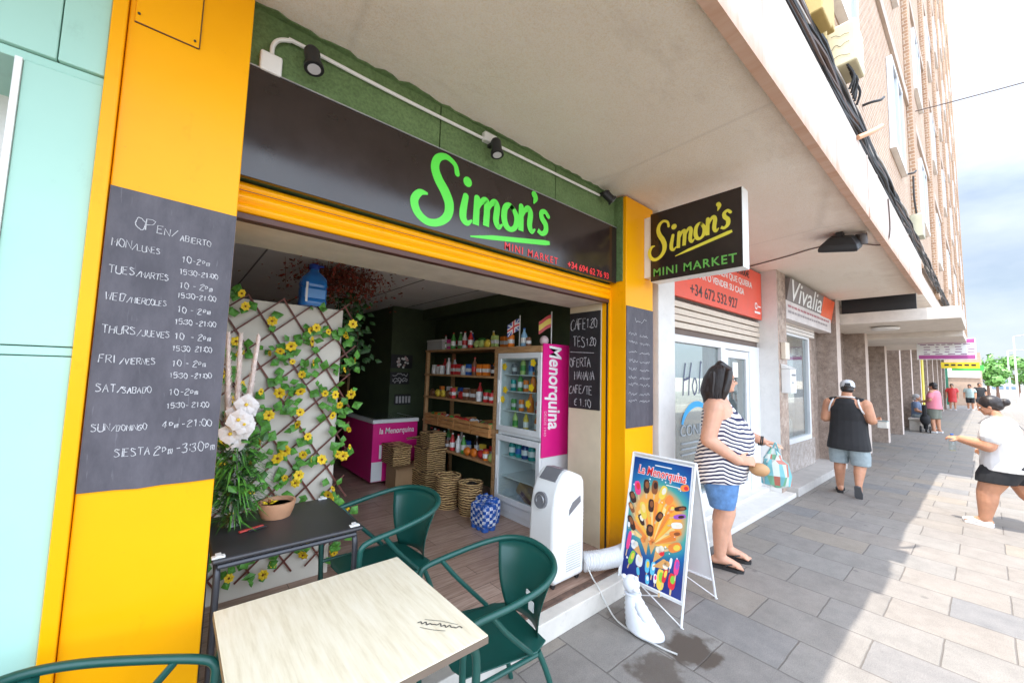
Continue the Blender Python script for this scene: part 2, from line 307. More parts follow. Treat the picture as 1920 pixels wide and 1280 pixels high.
# ---- lettering
def frame(o, u, v): # origin, unit right, unit up of the lettering plane
    o, u, v = Vector(o), Vector(u).normalized(), Vector(v).normalized(); n = u.cross(v); return Matrix(((u.x, v.x, n.x, o.x), (u.y, v.y, n.y, o.y), (u.z, v.z, n.z, o.z), (0, 0, 0, 1)))
def ribbon(mb, pts, wid, mt, thick=.0012, m=0, nib=None, z0=0.):
    P = [Vector((p[0], p[1])) for p in pts]; n = len(P); L = []; Rr = []
    for i in range(n):
        d = P[min(i + 1, n - 1)] - P[max(i - 1, 0)]
        if d.length < 1e-9: d = Vector((1, 0))
        d.normalize(); w = wid[i] if isinstance(wid, (list, tuple)) else wid
        q = Vector((-d.y, d.x)) * (w / 2) if nib is None else Vector(nib) * (w / 2) + Vector((-d.y, d.x)) * w * .12
        L.append(P[i] + q); Rr.append(P[i] - q)
    for i in range(n - 1):
        q = [(L[i].x, L[i].y, z0 + thick), (Rr[i].x, Rr[i].y, z0 + thick), (Rr[i + 1].x, Rr[i + 1].y, z0 + thick), (L[i + 1].x, L[i + 1].y, z0 + thick)]
        mb.face([mt @ Vector(p) for p in q], m)
def dot(mb, c, r, mt, thick=.0012, m=0, ry=None, seg=16, rot=0.):
    ry = ry or r; ca, sa = math.cos(rot), math.sin(rot); P = []
    for j in range(seg):
        a = 2 * PI * j / seg; x, y = r * math.cos(a), ry * math.sin(a); P.append(mt @ Vector((c[0] + x * ca - y * sa, c[1] + x * sa + y * ca, thick)))
    mb.face(P, m)
G = {'A': '003960 1444', 'B': '00 09|0009495856450545545140 00'.replace('00 09|', '').replace(' 00', '00'), 'C': '~685939280601203050 62'.replace(' 62', '62'), 'D': '000939685641 3000'.replace(' ', ''), 'E': '59090050 0545', 'F': '000959 0545', 'G': '~68492806012040625434', 'H': '0009 6069 0565', 'I': '3039', 'J': '~59524020 01'.replace(' ', ''), 'K': '0009 590550', 'L': '090060', 'M': '0009346960', 'N': '00096069', 'O': '~3919060330506366483 9'.replace(' ', ''), 'P': '00094968564504', 'Q': '~39190603305063664839 4260', 'R': '00094968564504 2560', 'S': '~5838190735535120 01'.replace(' ', ''), 'T': '3039 0969', 'U': '~0902205062 69'.replace(' ', ''), 'V': '093069', 'W': '0910364069'.replace('4069', '5069'), 'X': '0069 0960', 'Y': '093569 3530', 'Z': '09690060',
     '0': '~391906033050636648 39'.replace(' ', ''), '1': '173930', '2': '~0728496735 0060'.replace(' 0060', '0060'), '3': '~0849583525 5451200 1'.replace(' 5451200 1', '54512001'), '4': '400069 0363'.replace('400069 0363', '4049 0363 0349'), '5': '~5909054655512001', '6': '~491703113051543504'.replace('~49', '~59'), '7': '096920', '8': '~394634130220426354361719 39'.replace(' ', ''), '9': '~6856361748695820', '-': '1454', '/': '0069', '.': '3031', ',': '3120', ':': '3133 3638', '+': '1454 3236', "'": '3937', '€': '~68381602305 0 0444 0646'.replace('305 0', '3050'),
     'p': '10 17|'.replace('10 17|', '1217 ~1637465533 13'.replace(' 13', '13')), 'm': '0005 ~04252420 ~24454440'.replace('2420', '25 20'.replace(' ', '')), 'b': '0009 ~0545524000', 'e': '~034344250502204 1'.replace(' ', '')}
def glyph_strokes(ch):
    out = []
    for st in G.get(ch, '').split():
        sm = st[0] == '~'; st = st.lstrip('~'); P = [(int(st[i]) / 6, int(st[i + 1]) / 9) for i in range(0, len(st) - 1, 2)]
        if len(P) > 1: out.append([tuple(p[:2]) for p in catmull([(a, b, 0) for a, b in P], 5)] if sm and len(P) > 2 else P)
    return out
def hand(mb, text, x, y, h, mt, w=None, asp=.55, gap=.3, jit=.075, m=0, wander=.0, nib=None):
    w = w or h * .09
    for ch in text:
        if ch == ' ': x += h * asp * .7; continue
        nar = ch in "I.:',"; x -= .3 * h * asp if nar else 0; dy = random.uniform(-jit, jit) * h; sc = 1 + random.uniform(-jit, jit); sh = random.uniform(-.1, .15)
        for st in glyph_strokes(ch):
            P = [(x + (px * asp + py * sh * .3) * h * sc + random.uniform(-jit, jit) * h * .3, y + dy + py * h * sc + random.uniform(-jit, jit) * h * .3) for px, py in st]
            if len(P) < 4: P = [(p.x, p.y) for p in catmull([(a, b, 0) for a, b in P], 4)] if len(P) == 2 else [((a[0] * (1 - t) + b[0] * t), (a[1] * (1 - t) + b[1] * t)) for a, b in zip(P, P[1:]) for t in (0, .33, .66)] + [P[-1]]
            ribbon(mb, P, [w * random.uniform(.55, 1.35) for _ in P], mt, m=m, nib=nib)
        x += h * asp * (1 + gap) * (0.62 if nar else 1); y += wander * h
    return x
def type_mesh(text, size, mt, bold=0., shear=0., align='LEFT', spacing=1., extrude=.001, xs=1.):
    cu = bpy.data.curves.new('lettering', 'FONT'); cu.body = text; cu.size = size; cu.offset = bold * size; cu.shear = shear; cu.align_x = align; cu.space_character = spacing; cu.extrude = extrude; cu.resolution_u = 4
    o = bpy.data.objects.new('lettering', cu); COL.objects.link(o); bpy.context.view_layer.update()
    me = bpy.data.meshes.new_from_object(o); bpy.data.objects.remove(o); bpy.data.curves.remove(cu)
    me.transform(mt @ Matrix.Diagonal((xs, 1, 1, 1)) @ Matrix.Translation((0, 0, extrude + .0006))); return me
def type_obj(name, text, size, mt, m, parent, **kw): return link(name, type_mesh(text, size, mt, **kw), m, parent)
SIMON = [([(3.05, 4.0), (2.95, 4.6), (2.4, 4.98), (1.85, 4.75), (1.6, 4.1), (1.75, 3.35), (2.1, 2.6), (2.3, 1.8), (2.1, 1.0), (1.5, .5), (.8, .45), (.25, .95), (.12, 1.7), (.5, 2.25), (.98, 2.25)], [.34, .30, .34, .44, .52, .58, .62, .60, .52, .42, .42, .46, .46, .36, .12]),
         ([(3.55, 2.55), (3.3, 1.5), (3.28, .95), (3.5, .7), (3.8, .95)], [.36, .44, .42, .3, .1]), ([(4.25, 2.55), (4.0, .65)], [.4, .42]), ([(4.05, 1.35), (4.4, 2.2), (4.72, 2.5), (4.85, 2.2), (4.65, .65)], [.16, .26, .4, .42, .42]), ([(4.72, 1.35), (5.05, 2.2), (5.38, 2.5), (5.52, 2.15), (5.36, 1.2), (5.5, .72), (5.8, .95)], [.16, .26, .4, .42, .42, .32, .1]),
         ([(6.75, 2.1), (6.45, 2.5), (6.1, 2.25), (5.95, 1.5), (6.05, .9), (6.35, .66), (6.7, .9), (6.88, 1.55), (6.75, 2.1), (6.5, 2.48)], [.3, .3, .4, .44, .42, .3, .36, .42, .36, .3]), ([(7.3, 2.55), (7.1, .65)], [.4, .42]), ([(7.14, 1.35), (7.48, 2.2), (7.82, 2.5), (7.98, 2.15), (7.82, 1.2), (7.95, .72), (8.25, .95)], [.16, .26, .4, .42, .42, .32, .1]),
         ([(8.42, 3.75), (8.5, 3.45), (8.3, 3.0)], [.44, .4, .08]), ([(9.45, 2.15), (9.2, 2.5), (8.88, 2.35), (8.9, 1.9), (9.15, 1.45), (9.1, .9), (8.75, .66), (8.45, .9)], [.3, .3, .36, .42, .44, .4, .3, .3])]
def simon(mb, mt, k, kx, shear=0., wf_=1.):
    def T(p, big=False): x = (p[0] - .12) * .85 if big else p[0] - .67; return (x * kx + p[1] * shear * k, p[1] * k)
    for n_, (pts, w) in enumerate(SIMON):
        q = catmull([(a, b, 0) for a, b in pts], 8); ww = catmull([(a, 0, 0) for a in w], 8); z = .0004 * n_; wk = k * (1.3 if n_ == 0 else 1.42) * wf_
        ribbon(mb, [T(p, n_ == 0) for p in q], [x.x * wk for x in ww], mt, z0=z)
        dot(mb, T(pts[0], n_ == 0), w[0] * wk * .5, mt, .0014 + z)
    dot(mb, T((3.75, 3.6)), .36 * k, mt, .0012)
    ribbon(mb, [T((3.6, -.2)), T((5, -.12)), T((9.0, -.05)), T((9.4, -.04))], [.1 * k, .34 * k, .42 * k, .3 * k], mt)

# ------------------------------------------------------------------ ground
mb = MB(); mb.box(-60, 260, -7, 9, -.3, 0); o = mb.build('pavement', PAVE); o.rotation_euler = (0, 0, -TILT); struct(o)
mb = MB(); mb.box(-60, 260, -7.22, -7.002, -.3, .004); o = mb.build('kerb', mat('kerb_stone', (.45, .43, .40), .8), street=True); struct(o)
mb = MB(); mb.box(-60, 400, -20, -7.222, -.3, -.12); o = mb.build('road', mat('asphalt', (.07, .07, .072), .85, var=.3, scale=3, bump=.4), street=True); struct(o)
mb = MB(); mb.face([(-900, -900, -.31), (1600, -900, -.31), (1600, 900, -.31), (-900, 900, -.31)]); struct(mb.build('ground', mat('sandy_ground', (.36, .32, .26), .9, var=.3, scale=.3)))

# ------------------------------------------------------------------ apartment building with the overhang
ZS = 3.18
bld = thing('apartment_building', 'tall peach brick apartment building with a deep concrete overhang above the shops', 'building', (18, 1.9, 0), street=True)
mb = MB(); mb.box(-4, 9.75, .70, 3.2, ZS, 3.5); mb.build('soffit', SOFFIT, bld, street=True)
mb = MB(); mb.box(-4, 9.75, .64, .698, ZS - .03, 3.76)
for s_ in (1.2, 4.85, 7.9): mb.box(s_, s_ + .02, .632, .641, ZS - .03, 3.76)
mb.build('fascia', FASCIA, bld, street=True)
mb = MB(); mb.box(9.752, 41, .72, 3.2, 3.35, 3.75); mb.build('floor_slab', mat('pale_concrete', (.55, .49, .43), .85, var=.15, dirt=.2), bld, street=True)
mb = MB(); mb.box(-4, 41, .74, 10, 3.752, 26); mb.build('brick_wall', BRICK, bld, street=True)
BAND = mat('pale_render_band', (.52, .43, .36), .85, var=.1)
for z in range(7):
    zz = 6.75 + 2.95 * z; mb = MB(); mb.box(-4, 41, .70, .738, zz, zz + .2); mb.build('floor_band', BAND, bld, street=True)
for s_ in (10.0, 14.2, 18.4, 23, 28, 33, 38):
    mb = MB(); mb.box(s_, s_ + .55, .66, .737, 3.77, 26); mb.build('brick_pier', BRICK, bld, street=True)
PANE = glass_mat('window_pane', (.35, .42, .48), 1.6, .5, (.30, .42, .55)); SILL = mat('white_sill', (.75, .73, .7), .6)
wins = [(s, 5.0 + 2.95 * z) for z in range(6) for s in (3.9, 7.55, 11.6, 15.8, 20.4, 25.2, 30.2, 35.2)]
for s_, z in wins:
    w_, h_ = 1.15, 1.35
    mb = MB()
    for a in ((0, .07, 0, h_), (w_ - .07, w_, 0, h_), (.07, w_ - .07, 0, .07), (.07, w_ - .07, h_ - .07, h_), (w_ / 2 - .035, w_ / 2 + .035, .07, h_ - .07)): mb.box(s_ + a[0], s_ + a[1], .675, .737, z + a[2], z + a[3])
    w = mb.build('window', ALU, bld, street=True)
    mb = MB(); mb.box(s_ + .07, s_ + w_ / 2 - .037, .70, .715, z + .07, z + h_ - .07); mb.box(s_ + w_ / 2 + .037, s_ + w_ - .07, .70, .715, z + .07, z + h_ - .07); mb.build('pane', PANE, w, street=True)
    mb = MB(); mb.box(s_ - .05, s_ + w_ + .05, .668, .737, z - .07, z - .002); mb.build('sill', SILL, w, street=True)
# ground floor of the building beyond the shop: columns, walls
GRANITE2 = marble_mat('brown_granite', '#9c8b7f', '#b1a195', '#83746a')
def column(s0, s1, t0, t1, mside, mfront, h=ZS):
    mb = MB(); mb.box(s0, s1, t0, t1, 0, h - .002); mb.bm.faces.ensure_lookup_table()
    for f in mb.bm.faces:
        f.normal_update()
        if f.normal.y < -.5 or f.normal.y > .5: f.material_index = 1
    return mb.build('column', [mside, mfront], bld, street=True)
PALE = mat('pale_render', (.68, .66, .63), .7, var=.05, dirt=.1); BEIGE = mat('beige_render', (.58, .48, .42), .75, var=.08)
column(3.36, 3.66, 1.93, 2.4, PALE, PALE)
column(6.42, 6.80, 1.86, 2.4, PALE, GRANITE)
column(9.55, 9.86, 1.80, 2.4, GRANITE2, BEIGE)
for s_ in (11.9, 14.6, 17.4, 20.4, 23.4, 26.4, 29.4, 32.4, 35.4, 38.4): column(s_, s_ + .34, 1.74, 2.4, GRANITE2, BEIGE, 3.34)
mb = MB(); mb.box(8.75, 9.548, 2.12, 2.3, 0, ZS - .004)
mb.box(9.862, 41, 2.12, 2.5, 0, 3.34); mb.build('granite_wall', GRANITE2, bld, street=True)
# doorway niches in far bays
for s_ in (13.0, 18.6, 21.6, 24.6):
    mb = MB(); mb.box(s_, s_ + 1.0, 2.09, 2.118, .05, 2.3); mb.build('shop_door', mat('dark_door_glass', (.06, .07, .08), .15), bld, street=True)
    mb = MB(); mb.box(s_ - .06, s_ - .002, 2.06, 2.118, 0, 2.36); mb.box(s_ + 1.002, s_ + 1.06, 2.06, 2.118, 0, 2.36); mb.build('door_frame', ALU, bld, street=True)
# lower entrance canopies further along
can = thing('entrance_canopy', 'pale concrete entrance canopy with black painted shade in the gap above it', 'canopy', (10.4, 1.8, 0), street=True)
CONC = mat('canopy_render', (.66, .60, .53), .8, var=.08, dirt=.12)
mb = MB(); mb.box(9.9, 12.2, .22, 2.1, 2.72, 2.93); mb.build('slab', CONC, can, street=True, bevel=.008)
mb = MB(); mb.box(12.2, 16.6, .26, 2.1, 2.60, 2.74); mb.build('lower_slab', CONC, can, street=True, bevel=.008)
mb = MB(); mb.lathe([(.02, .0), (.2, .0), (.22, .03), (.2, .05)], (10.7, 1.25, 2.655), 20); mb.build('ceiling_lamp', WPLAST, can, smooth=True, street=True)
mb = MB(); mb.box(9.95, 10.0, .74, 1.78, 2.935, 3.345); mb.build('painted_gap_shade', BLKM, can, street=True)  # black board; the shade inside the gap is painted, no opening modelled
mb = MB(); mb.box(9.88, 10.0, 2.0, 2.1, 2.2, 2.72); mb.build('bracket', BEIGE, can, street=True)

# ------------------------------------------------------------------ the shop front
def pillar(name, label, x0, x1, y0, y1, z1, m):
    mb = MB(); mb.box(x0, x1, y0, y1, 0, z1); return tag(mb.build(name, m, bevel=.004), label, 'pillar')
lp = pillar('shop_pillar', 'wide orange pillar at the left of the shop carrying the opening hours chalkboard', -.205, .15, 1.872, 2.25, 3.176, ORANGE)
mb = MB(); mb.box(-.245, -.207, 1.855, 2.2, 0, 3.176); mb.build('edge_strip', ORANGE, lp, bevel=.004)
mb = MB(); mb.box(-.19, -.012, 1.866, 1.8715, 2.80, 3.17)
mb.build('access_panel', ORANGE, lp, bevel=.003)
mb = MB(); mb.box(-.19, -.012, 1.867, 1.8718, 2.797, 2.7995); mb.box(-.0115, -.009, 1.867, 1.8718, 2.80, 3.17); mb.build('panel_joint', BROWN, lp)
for q in ((-.18, 2.83), (-.025, 2.82), (-.03, 3.06)):
    mb = MB(); mb.cyl((q[0], 1.8655, q[1]), (q[0], 1.862, q[1]), .004); mb.build('screw', BLKM, lp)
rp_ = pillar('shop_pillar', 'narrow orange pillar to the right of the shop opening behind the hanging sign', 2.872, 3.31, 1.87, 2.25, 3.155, ORANGE)
mw = thing('mint_wall', 'mint green rendered wall at the left edge beside the orange pillar', 'wall', (-.35, 1.95, 0))
mb = MB(); mb.box(-.42, -.247, 1.88, 2.3, 0, 1.61); mb.box(-.42, -.247, 1.885, 2.3, 1.613, 1.64); mb.box(-.42, -.247, 1.88, 2.3, 1.643, 2.53); mb.build('pier', MINT, mw, bevel=.003)
mb = MB(); mb.box(-3.5, -.355, 1.875, 2.3, 2.565, 3.176); mb.box(-.352, -.247, 1.875, 2.3, 2.565, 3.176); mb.box(-3.5, -.247, 1.89, 2.3, 2.532, 2.563); mb.build('beam', MINT, mw, bevel=.003)
mb = MB(); mb.box(-.436, -.421, 1.872, 2.3, 0, 2.53); mb.build('white_edge', WHITE, mw)
mb = MB(); mb.box(-6, -.44, 2.305, 8, 2.5, 2.55); struct(mb.build('neighbour_ceiling', mat('grey_ceiling', (.55, .54, .53), .8)))
mb = MB(); mb.box(-6, -.3, 6.2, 6.4, 0, 2.5, 0); mb.box(-6, -.3, 6.1, 6.2, 2.02, 2.28, 1); mb.box(-6, -.3, 6.0, 6.2, 0, 1.05, 2); mb.box(-6, -.3, 6.05, 6.2, 1.45, 1.62, 1); struct(mb.build('neighbour_wall', [mat('grey_wall', (.20, .20, .20), .8), WHITE, BROWN]))
# green band above the opening
gw = thing('green_wall', 'rough green stucco band above the black shop sign', 'wall', (1.5, 2.1, 2.3))
mb = MB()
for a, b in ((.152, 1.096), (1.104, 2.096), (2.104, 2.86)): mb.box(a, b, 1.985, 2.2, 2.41, 3.18)
mb.build('band', GREEN, gw)
mb = MB(); mb.box(2.862, 2.8705, 1.90, 2.2, 2.41, 3.16); mb.build('return', GREEN, gw)
mb = MB(); n = 60
top = [(.152 + 2.7 * i / n, 1.985 - .012 - .022 * random.random() * (1.6 - i / n)) for i in range(n + 1)]
mb.prism([(x, y, 3.172) for x, y in top] + [(2.852, 1.986, 3.172), (.152, 1.986, 3.172)], (0, 0, .006)); mb.build('paint_edge', GREEN, gw)
# sign board
sg = thing('shop_sign', 'long black glossy shop sign with green script over the shop opening', 'sign', (1.5, 1.97, 2.39))
mb = MB(); mb.box(.15, 2.855, 1.955, 1.983, 2.395, 2.885); mb.build('board', BLK, sg, bevel=.002)
mb = MB(); mb.box(.15, 2.855, 1.952, 1.984, 2.886, 2.892); mb.build('top_trim', STEEL, sg)
F = frame((.965, 1.9545, 2.385), (1, 0, 0), (0, 0, 1)) @ Matrix.Rotation(math.radians(9), 4, 'Z'); mb = MB(); simon(mb, F, .088, .122, 0., .92); mb.build('script_lettering', LIME, sg)
type_obj('red_lettering', 'MINI MARKET', .070, frame((1.59, 1.9545, 2.407), (1, 0, 0), (0, 0, 1)), REDL, sg, bold=.008, spacing=1.28, xs=.98)
type_obj('phone_number', '+34 694 62 76 93', .072, frame((2.215, 1.9545, 2.41), (1, 0, 0), (0, 0, 1)), REDL, sg, bold=.02, spacing=1.02, xs=1.0)
# shutter box
sh = thing('roller_shutter', 'orange rolled up shutter with ribbed slats under the black sign', 'shutter', (1.5, 2.04, 2.25))
prof = []
for i in range(41):
    z = 2.262 + .135 * i / 40; prof.append((2.035 - .016 * abs(math.sin(PI * i / 40 * 3)) ** .6 - .004 * (i / 40), z))
mb = MB(); mb.prism([(.152, y, z) for y, z in prof] + [(.152, 2.12, 2.397), (.152, 2.12, 2.262)], (2.7, 0, 0)); mb.build('slats', SHUT, sh, smooth=True)
mb = MB(); mb.box(.152, 2.852, 2.012, 2.0135, 2.352, 2.3545); mb.build('joint_line', BROWN, sh)
mb = MB(); mb.box(.152, 2.852, 2.025, 2.075, 2.232, 2.260); mb.build('bottom_rail', BROWN, sh, bevel=.003)
mb = MB(); mb.box(2.853, 2.871, 2.02, 2.10, .13, 2.40, 0); mb.box(2.848, 2.853, 2.035, 2.05, .13, 2.25, 1); mb.build('guide_rail', [SHUT, BLKM], sh)
# threshold
mb = MB(); mb.box(.15, 3.3, 1.70, 1.80, .0, .125); tag(mb.build('threshold', mat('pale_stone_step', (.62, .58, .52), .6, var=.08, dirt=.2), bevel=.006), 'pale stone step along the front of the shop opening', 'step')
mb = MB(); mb.box(.15, 2.95, 1.79, 1.835, .125, .137); mb.build('floor_edge', mat('worn_wood_edge', (.12, .07, .05), .7, var=.5, scale=20)); struct(bpy.data.objects['floor_edge'])
# interior
mb = MB(); mb.box(-.6, 3.3, 1.836, 8.2, .0, .13); struct(mb.build('shop_floor', WOODFLOOR))
mb = MB(); mb.box(-.6, 3.3, 2.46, 8.2, 2.55, 2.6); mb.box(.15, 3.3, 2.12, 2.46, 2.25, 2.6); struct(mb.build('shop_ceiling', CEIL))
mb = MB(); mb.box(.15, 3.2, 2.076, 2.47, 2.235, 2.249); struct(mb.build('lintel', mat('cream_lintel', (.60, .55, .47), .7)))
mb = MB(); mb.box(3.18, 3.3, 2.25, 8.2, .13, 2.55); mb.box(2.95, 3.18, 2.5, 8.2, 2.40, 2.549); mb.box(2.45, 3.18, 5.6, 8.0, .13, 2.549); struct(mb.build('wall_right', DKWALL))
mb = MB(); mb.box(-.6, 3.3, 8.0, 8.2, .13, 2.55); struct(mb.build('wall_back', mat('dark_back_wall', (.022, .02, .02), .8)))
mb = MB(); mb.box(-.6, -.5, 2.2, 8.2, .13, 2.55); struct(mb.build('wall_left', mat('left_shop_wall', (.74, .73, .70), .8)))
mb = MB(); mb.box(2.85, 2.9, 2.102, 2.47, .13, 2.234); mb.box(2.9, 3.3, 2.25, 2.47, .13, 2.234); tag(mb.build('cream_panel', CREAM, bevel=.003), 'cream panel wall inside the opening at right below the price chalkboard', 'wall')
mb = MB()
for x in (-.2, .51, 1.22, 1.93, 2.64): mb.box(x, x + .012, 2.47, 8.0, 2.5455, 2.5495)
struct(mb.build('ceiling_joints', C_('joint_grey', (.2, .2, .19), .8)))
# chalkboards
cb = thing('chalkboard', 'tall chalkboard with opening hours on the wide left orange pillar', 'chalkboard', (-.03, 1.868, 1.17))
mb = MB(); mb.prism([(-.203, 0, 1.178), (-.12, 0, 1.176), (-.06, 0, 1.171), (.0, 0, 1.174), (.07, 0, 1.172), (.149, 0, 1.173), (.149, 0, 2.185), (-.203, 0, 2.195)], (0, .006, 0)); mb.bm.transform(Matrix.Translation((0, 1.8655, 0))); mb.build('board', CHALK, cb)
F = frame((-.203, 1.8650, 2.19), (1, 0, 0), (0, 0, 1)); mb = MB(); Hh = 1.02; Wd = .352
def L(t, u, v, h, **kw): hand(mb, t, u * Wd, -v * Hh - h * .5, h * .92, F, w=.0024, **kw)
L('OP', .2, .105, .040, asp=.6, gap=.2); L('EN/', .36, .115, .028, asp=.6); L('ABIERTO', .54, .13, .022, asp=.55)
rows = [('MON', '/LUNES', .185, '10-2pm', .205, '15:30-21:00', .25), ('TUES', '/MARTES', .275, '10 - 2pm', .297, '15:30-21:00', .335), ('WED', '/MIERCOLES', .365, '10 - 2pm', .385, '15:30 -21:00', .43), ('THURS', '/JUEVES', .475, '10  - 2pm', .482, '15:30  21:00', .525), ('FRI ', '/VIERNES', .57, '10 - 2pm', .577, '15:30 -21:00', .62), ('SAT', '/SABADO', .665, '10-2pm', .677, '15:30- 21:00', .725)]
for a, b, v, c, v2, d, v3 in rows:
    x = hand(mb, a, .05 * Wd, -v * Hh - .012, .026, F, w=.0025, asp=.5); hand(mb, b, x, -v * Hh - .016, .021 if len(b) < 9 else .019, F, w=.0022, asp=.48, gap=.22)
    L(c, .57, v2, .024, asp=.5); L(d, .56, v3, .020, asp=.5, gap=.28)
x = hand(mb, 'SUN', .05 * Wd, -.79 * Hh - .012, .024, F, w=.0025, asp=.5); hand(mb, '/DOMINGO', x, -.79 * Hh - .015, .019, F, w=.0022, asp=.48)
L('4pm-21:00', .54, .79, .026, asp=.55); L('SIESTA', .22, .875, .028, asp=.5); L('2pm-3:30pm', .50, .875, .034, asp=.46)
mb.build('chalk_writing', INK, cb)
cb = thing('chalkboard', 'narrow chalkboard with faint handwriting on the right orange pillar under the hanging sign', 'chalkboard', (3.09, 1.866, 1.17))
mb = MB(); mb.box(2.874, 3.30, 1.862, 1.868, 1.165, 2.195); mb.build('board', CHALK, cb)
F = frame((2.874, 1.8615, 2.19), (1, 0, 0), (0, 0, 1)); mb = MB()
def scrawl(x0, x1, y, h, w=.0035):
    P = []; n = int((x1 - x0) / (h * .35))
    for i in range(n + 1): P.append((x0 + (x1 - x0) * i / n, y + random.uniform(-.5, .5) * h, 0))
    ribbon(mb, [(p.x, p.y) for p in catmull(P, 4)], w, F)
for u0, u1, v, h in ((.3, .5, .1, .05), (.52, .75, .11, .05)): scrawl(u0 * .42, u1 * .42, -v, h)
for i, v in enumerate((.23, .30, .38, .46, .53, .60, .66, .74, .80)):
    scrawl(.03, .15 + .03 * random.random(), -v, .026, .0028); scrawl(.2, .38 - .05 * random.random(), -v - .01, .022, .0028)
mb.build('chalk_writing', INK, cb)
cb = thing('chalkboard', 'black chalkboard with coffee and tea prices on the cream panel inside the opening', 'chalkboard', (2.845, 2.26, 1.29))
BLKB = mat('black_board', (.020, .019, .021), .5, var=.3); mb = MB(); mb.box(2.840, 2.849, 2.108, 2.462, 1.29, 2.175); mb.build('board', BLKB, cb, bevel=.003)
F = frame((2.8395, 2.462, 2.175), (0, -1, 0), (0, 0, 1)); mb = MB()
for t, x, y, h, a in (('CAFE', .02, -.16, .10, .38), ('1,20', .20, -.15, .075, .4), ('TES', .05, -.32, .095, .42), ('1,20', .20, -.31, .07, .4), ('OFERTA', .01, -.50, .075, .45), ('MANANA', .07, -.62, .075, .42), ('CAFE/TE', .01, -.75, .07, .45), ('€ 1.10', .07, -.86, .065, .5)): hand(mb, t, x, y, h, F, w=.006, asp=a, gap=.22)
ribbon(mb, [(.01, -.365), (.29, -.38)], .004, F); mb.build('chalk_writing', INK, cb)
# conduit with junction box, spotlights
cdt = thing('conduit', 'white cable conduit running along the green band above the shop sign', 'conduit', (.25, 1.97, 2.9))
mb = MB(); mb.tube(catmull([(.235, 1.965, 2.97), (.235, 1.965, 3.02), (.255, 1.965, 3.06), (.30, 1.965, 3.085), (.36, 1.965, 3.09), (1.0, 1.967, 3.085), (2.62, 1.967, 3.11)], 8), .0095, 8); mb.build('pipe', WPLAST, cdt, smooth=True)
mb = MB(); mb.box(.19, .275, 1.945, 1.984, 2.885, 2.975); mb.build('junction_box', WPLAST, cdt, bevel=.008)
mb = MB(); mb.box(1.40, 1.50, 1.945, 1.984, 3.075, 3.135); mb.build('junction_box', WPLAST, cdt, bevel=.006)
def spot(x, y, z, d, label):
    t = thing('spotlight', label, 'lamp', (x, 1.985, z + .05), 'small black spotlights above the shop sign')
    d = Vector(d).normalized(); c = Vector((x, y, z)); a = c - d * .06; b = c + d * .05
    mb = MB(); mb.tube([a, a + d * .012, a + d * .014, b - d * .02, b - d * .018, b], [.026, .03, .034, .034, .042, .042], 18); mb.build('body', BLKM, t, smooth=True)
    mb = MB(); mb.tube([b + d * .0005, b + d * .002], [.028, .028], 16); mb.build('lens', mat('lamp_lens', (.6, .6, .62), .12), t)
    mb = MB(); mb.box(x - .012, x + .012, y, 1.984, z + .035, z + .06); mb.build('bracket', BLKM, t)
spot(.385, 1.90, 3.0, (0.1, -.25, -1), 'black spotlight nearest the white junction box, pointing down at the sign')
spot(1.46, 1.90, 3.02, (0, -.2, -1), 'black spotlight hanging from the middle of the white conduit above the script')
spot(2.66, 1.90, 3.085, (.55, -.35, -.55), 'black spotlight at the right end of the conduit beside the orange pillar')
# hanging sign
hs = thing('hanging_sign', 'black projecting sign box with yellow script on the right orange pillar', 'sign', (3.2, 1.45, 2.45))
mb = MB(); mb.box(3.152, 3.27, 1.05, 1.80, 2.43, 3.05); mb.build('box', WPLAST, hs, bevel=.004)
mb = MB(); mb.box(3.147, 3.1515, 1.055, 1.798, 2.434, 3.046); mb.build('face', BLK, hs)
mb = MB(); mb.box(3.16, 3.26, 1.802, 1.868, 2.48, 3.03); mb.build('mounting', ALU, hs)
F = frame((3.1465, 1.80, 2.585), (0, -1, 0), (0, 0, 1)) @ Matrix.Rotation(math.radians(11.5), 4, 'Z'); mb = MB(); simon(mb, F, .067, .079, .12, .78); mb.build('script_lettering', YEL, hs)
type_obj('green_lettering', 'MINI MARKET', .098, frame((3.1465, 1.775, 2.475), (0, -1, 0), (0, 0, 1)), GLET, hs, bold=.012, spacing=1.16)

# ------------------------------------------------------------------ shop contents
FL = .13
# fridge
fr = thing('display_fridge', 'white double glass door drinks fridge with a magenta side banner', 'fridge', (2.9, 2.95, FL))
X0, X1, Y0, Y1 = 2.66, 3.16, 2.615, 3.275
mb = MB(); mb.box(X0, X1, Y0, Y0 + .035, .2, 1.80); mb.box(X0, X1, Y1 - .035, Y1, .2, 1.80); mb.box(X1 - .03, X1, Y0 + .036, Y1 - .036, .2, 1.80); mb.box(X0, X1 - .031, Y0 + .036, Y1 - .036, 1.73, 1.80); mb.box(X0, X1 - .031, Y0 + .036, Y1 - .036, .2, .29); mb.box(X0, X1 - .031, Y0 + .036, Y1 - .036, .96, 1.01); mb.box(X0 + .02, X1, Y0 + .01, Y1 - .01, FL, .199)
mb.build('cabinet', WENAM, fr, bevel=.004)
for z in (.52, .73, 1.20, 1.40, 1.57):
    mb = MB(); mb.box(X0 + .03, X1 - .04, Y0 + .04, Y1 - .04, z, z + .01); mb.build('shelf', WENAM, fr)
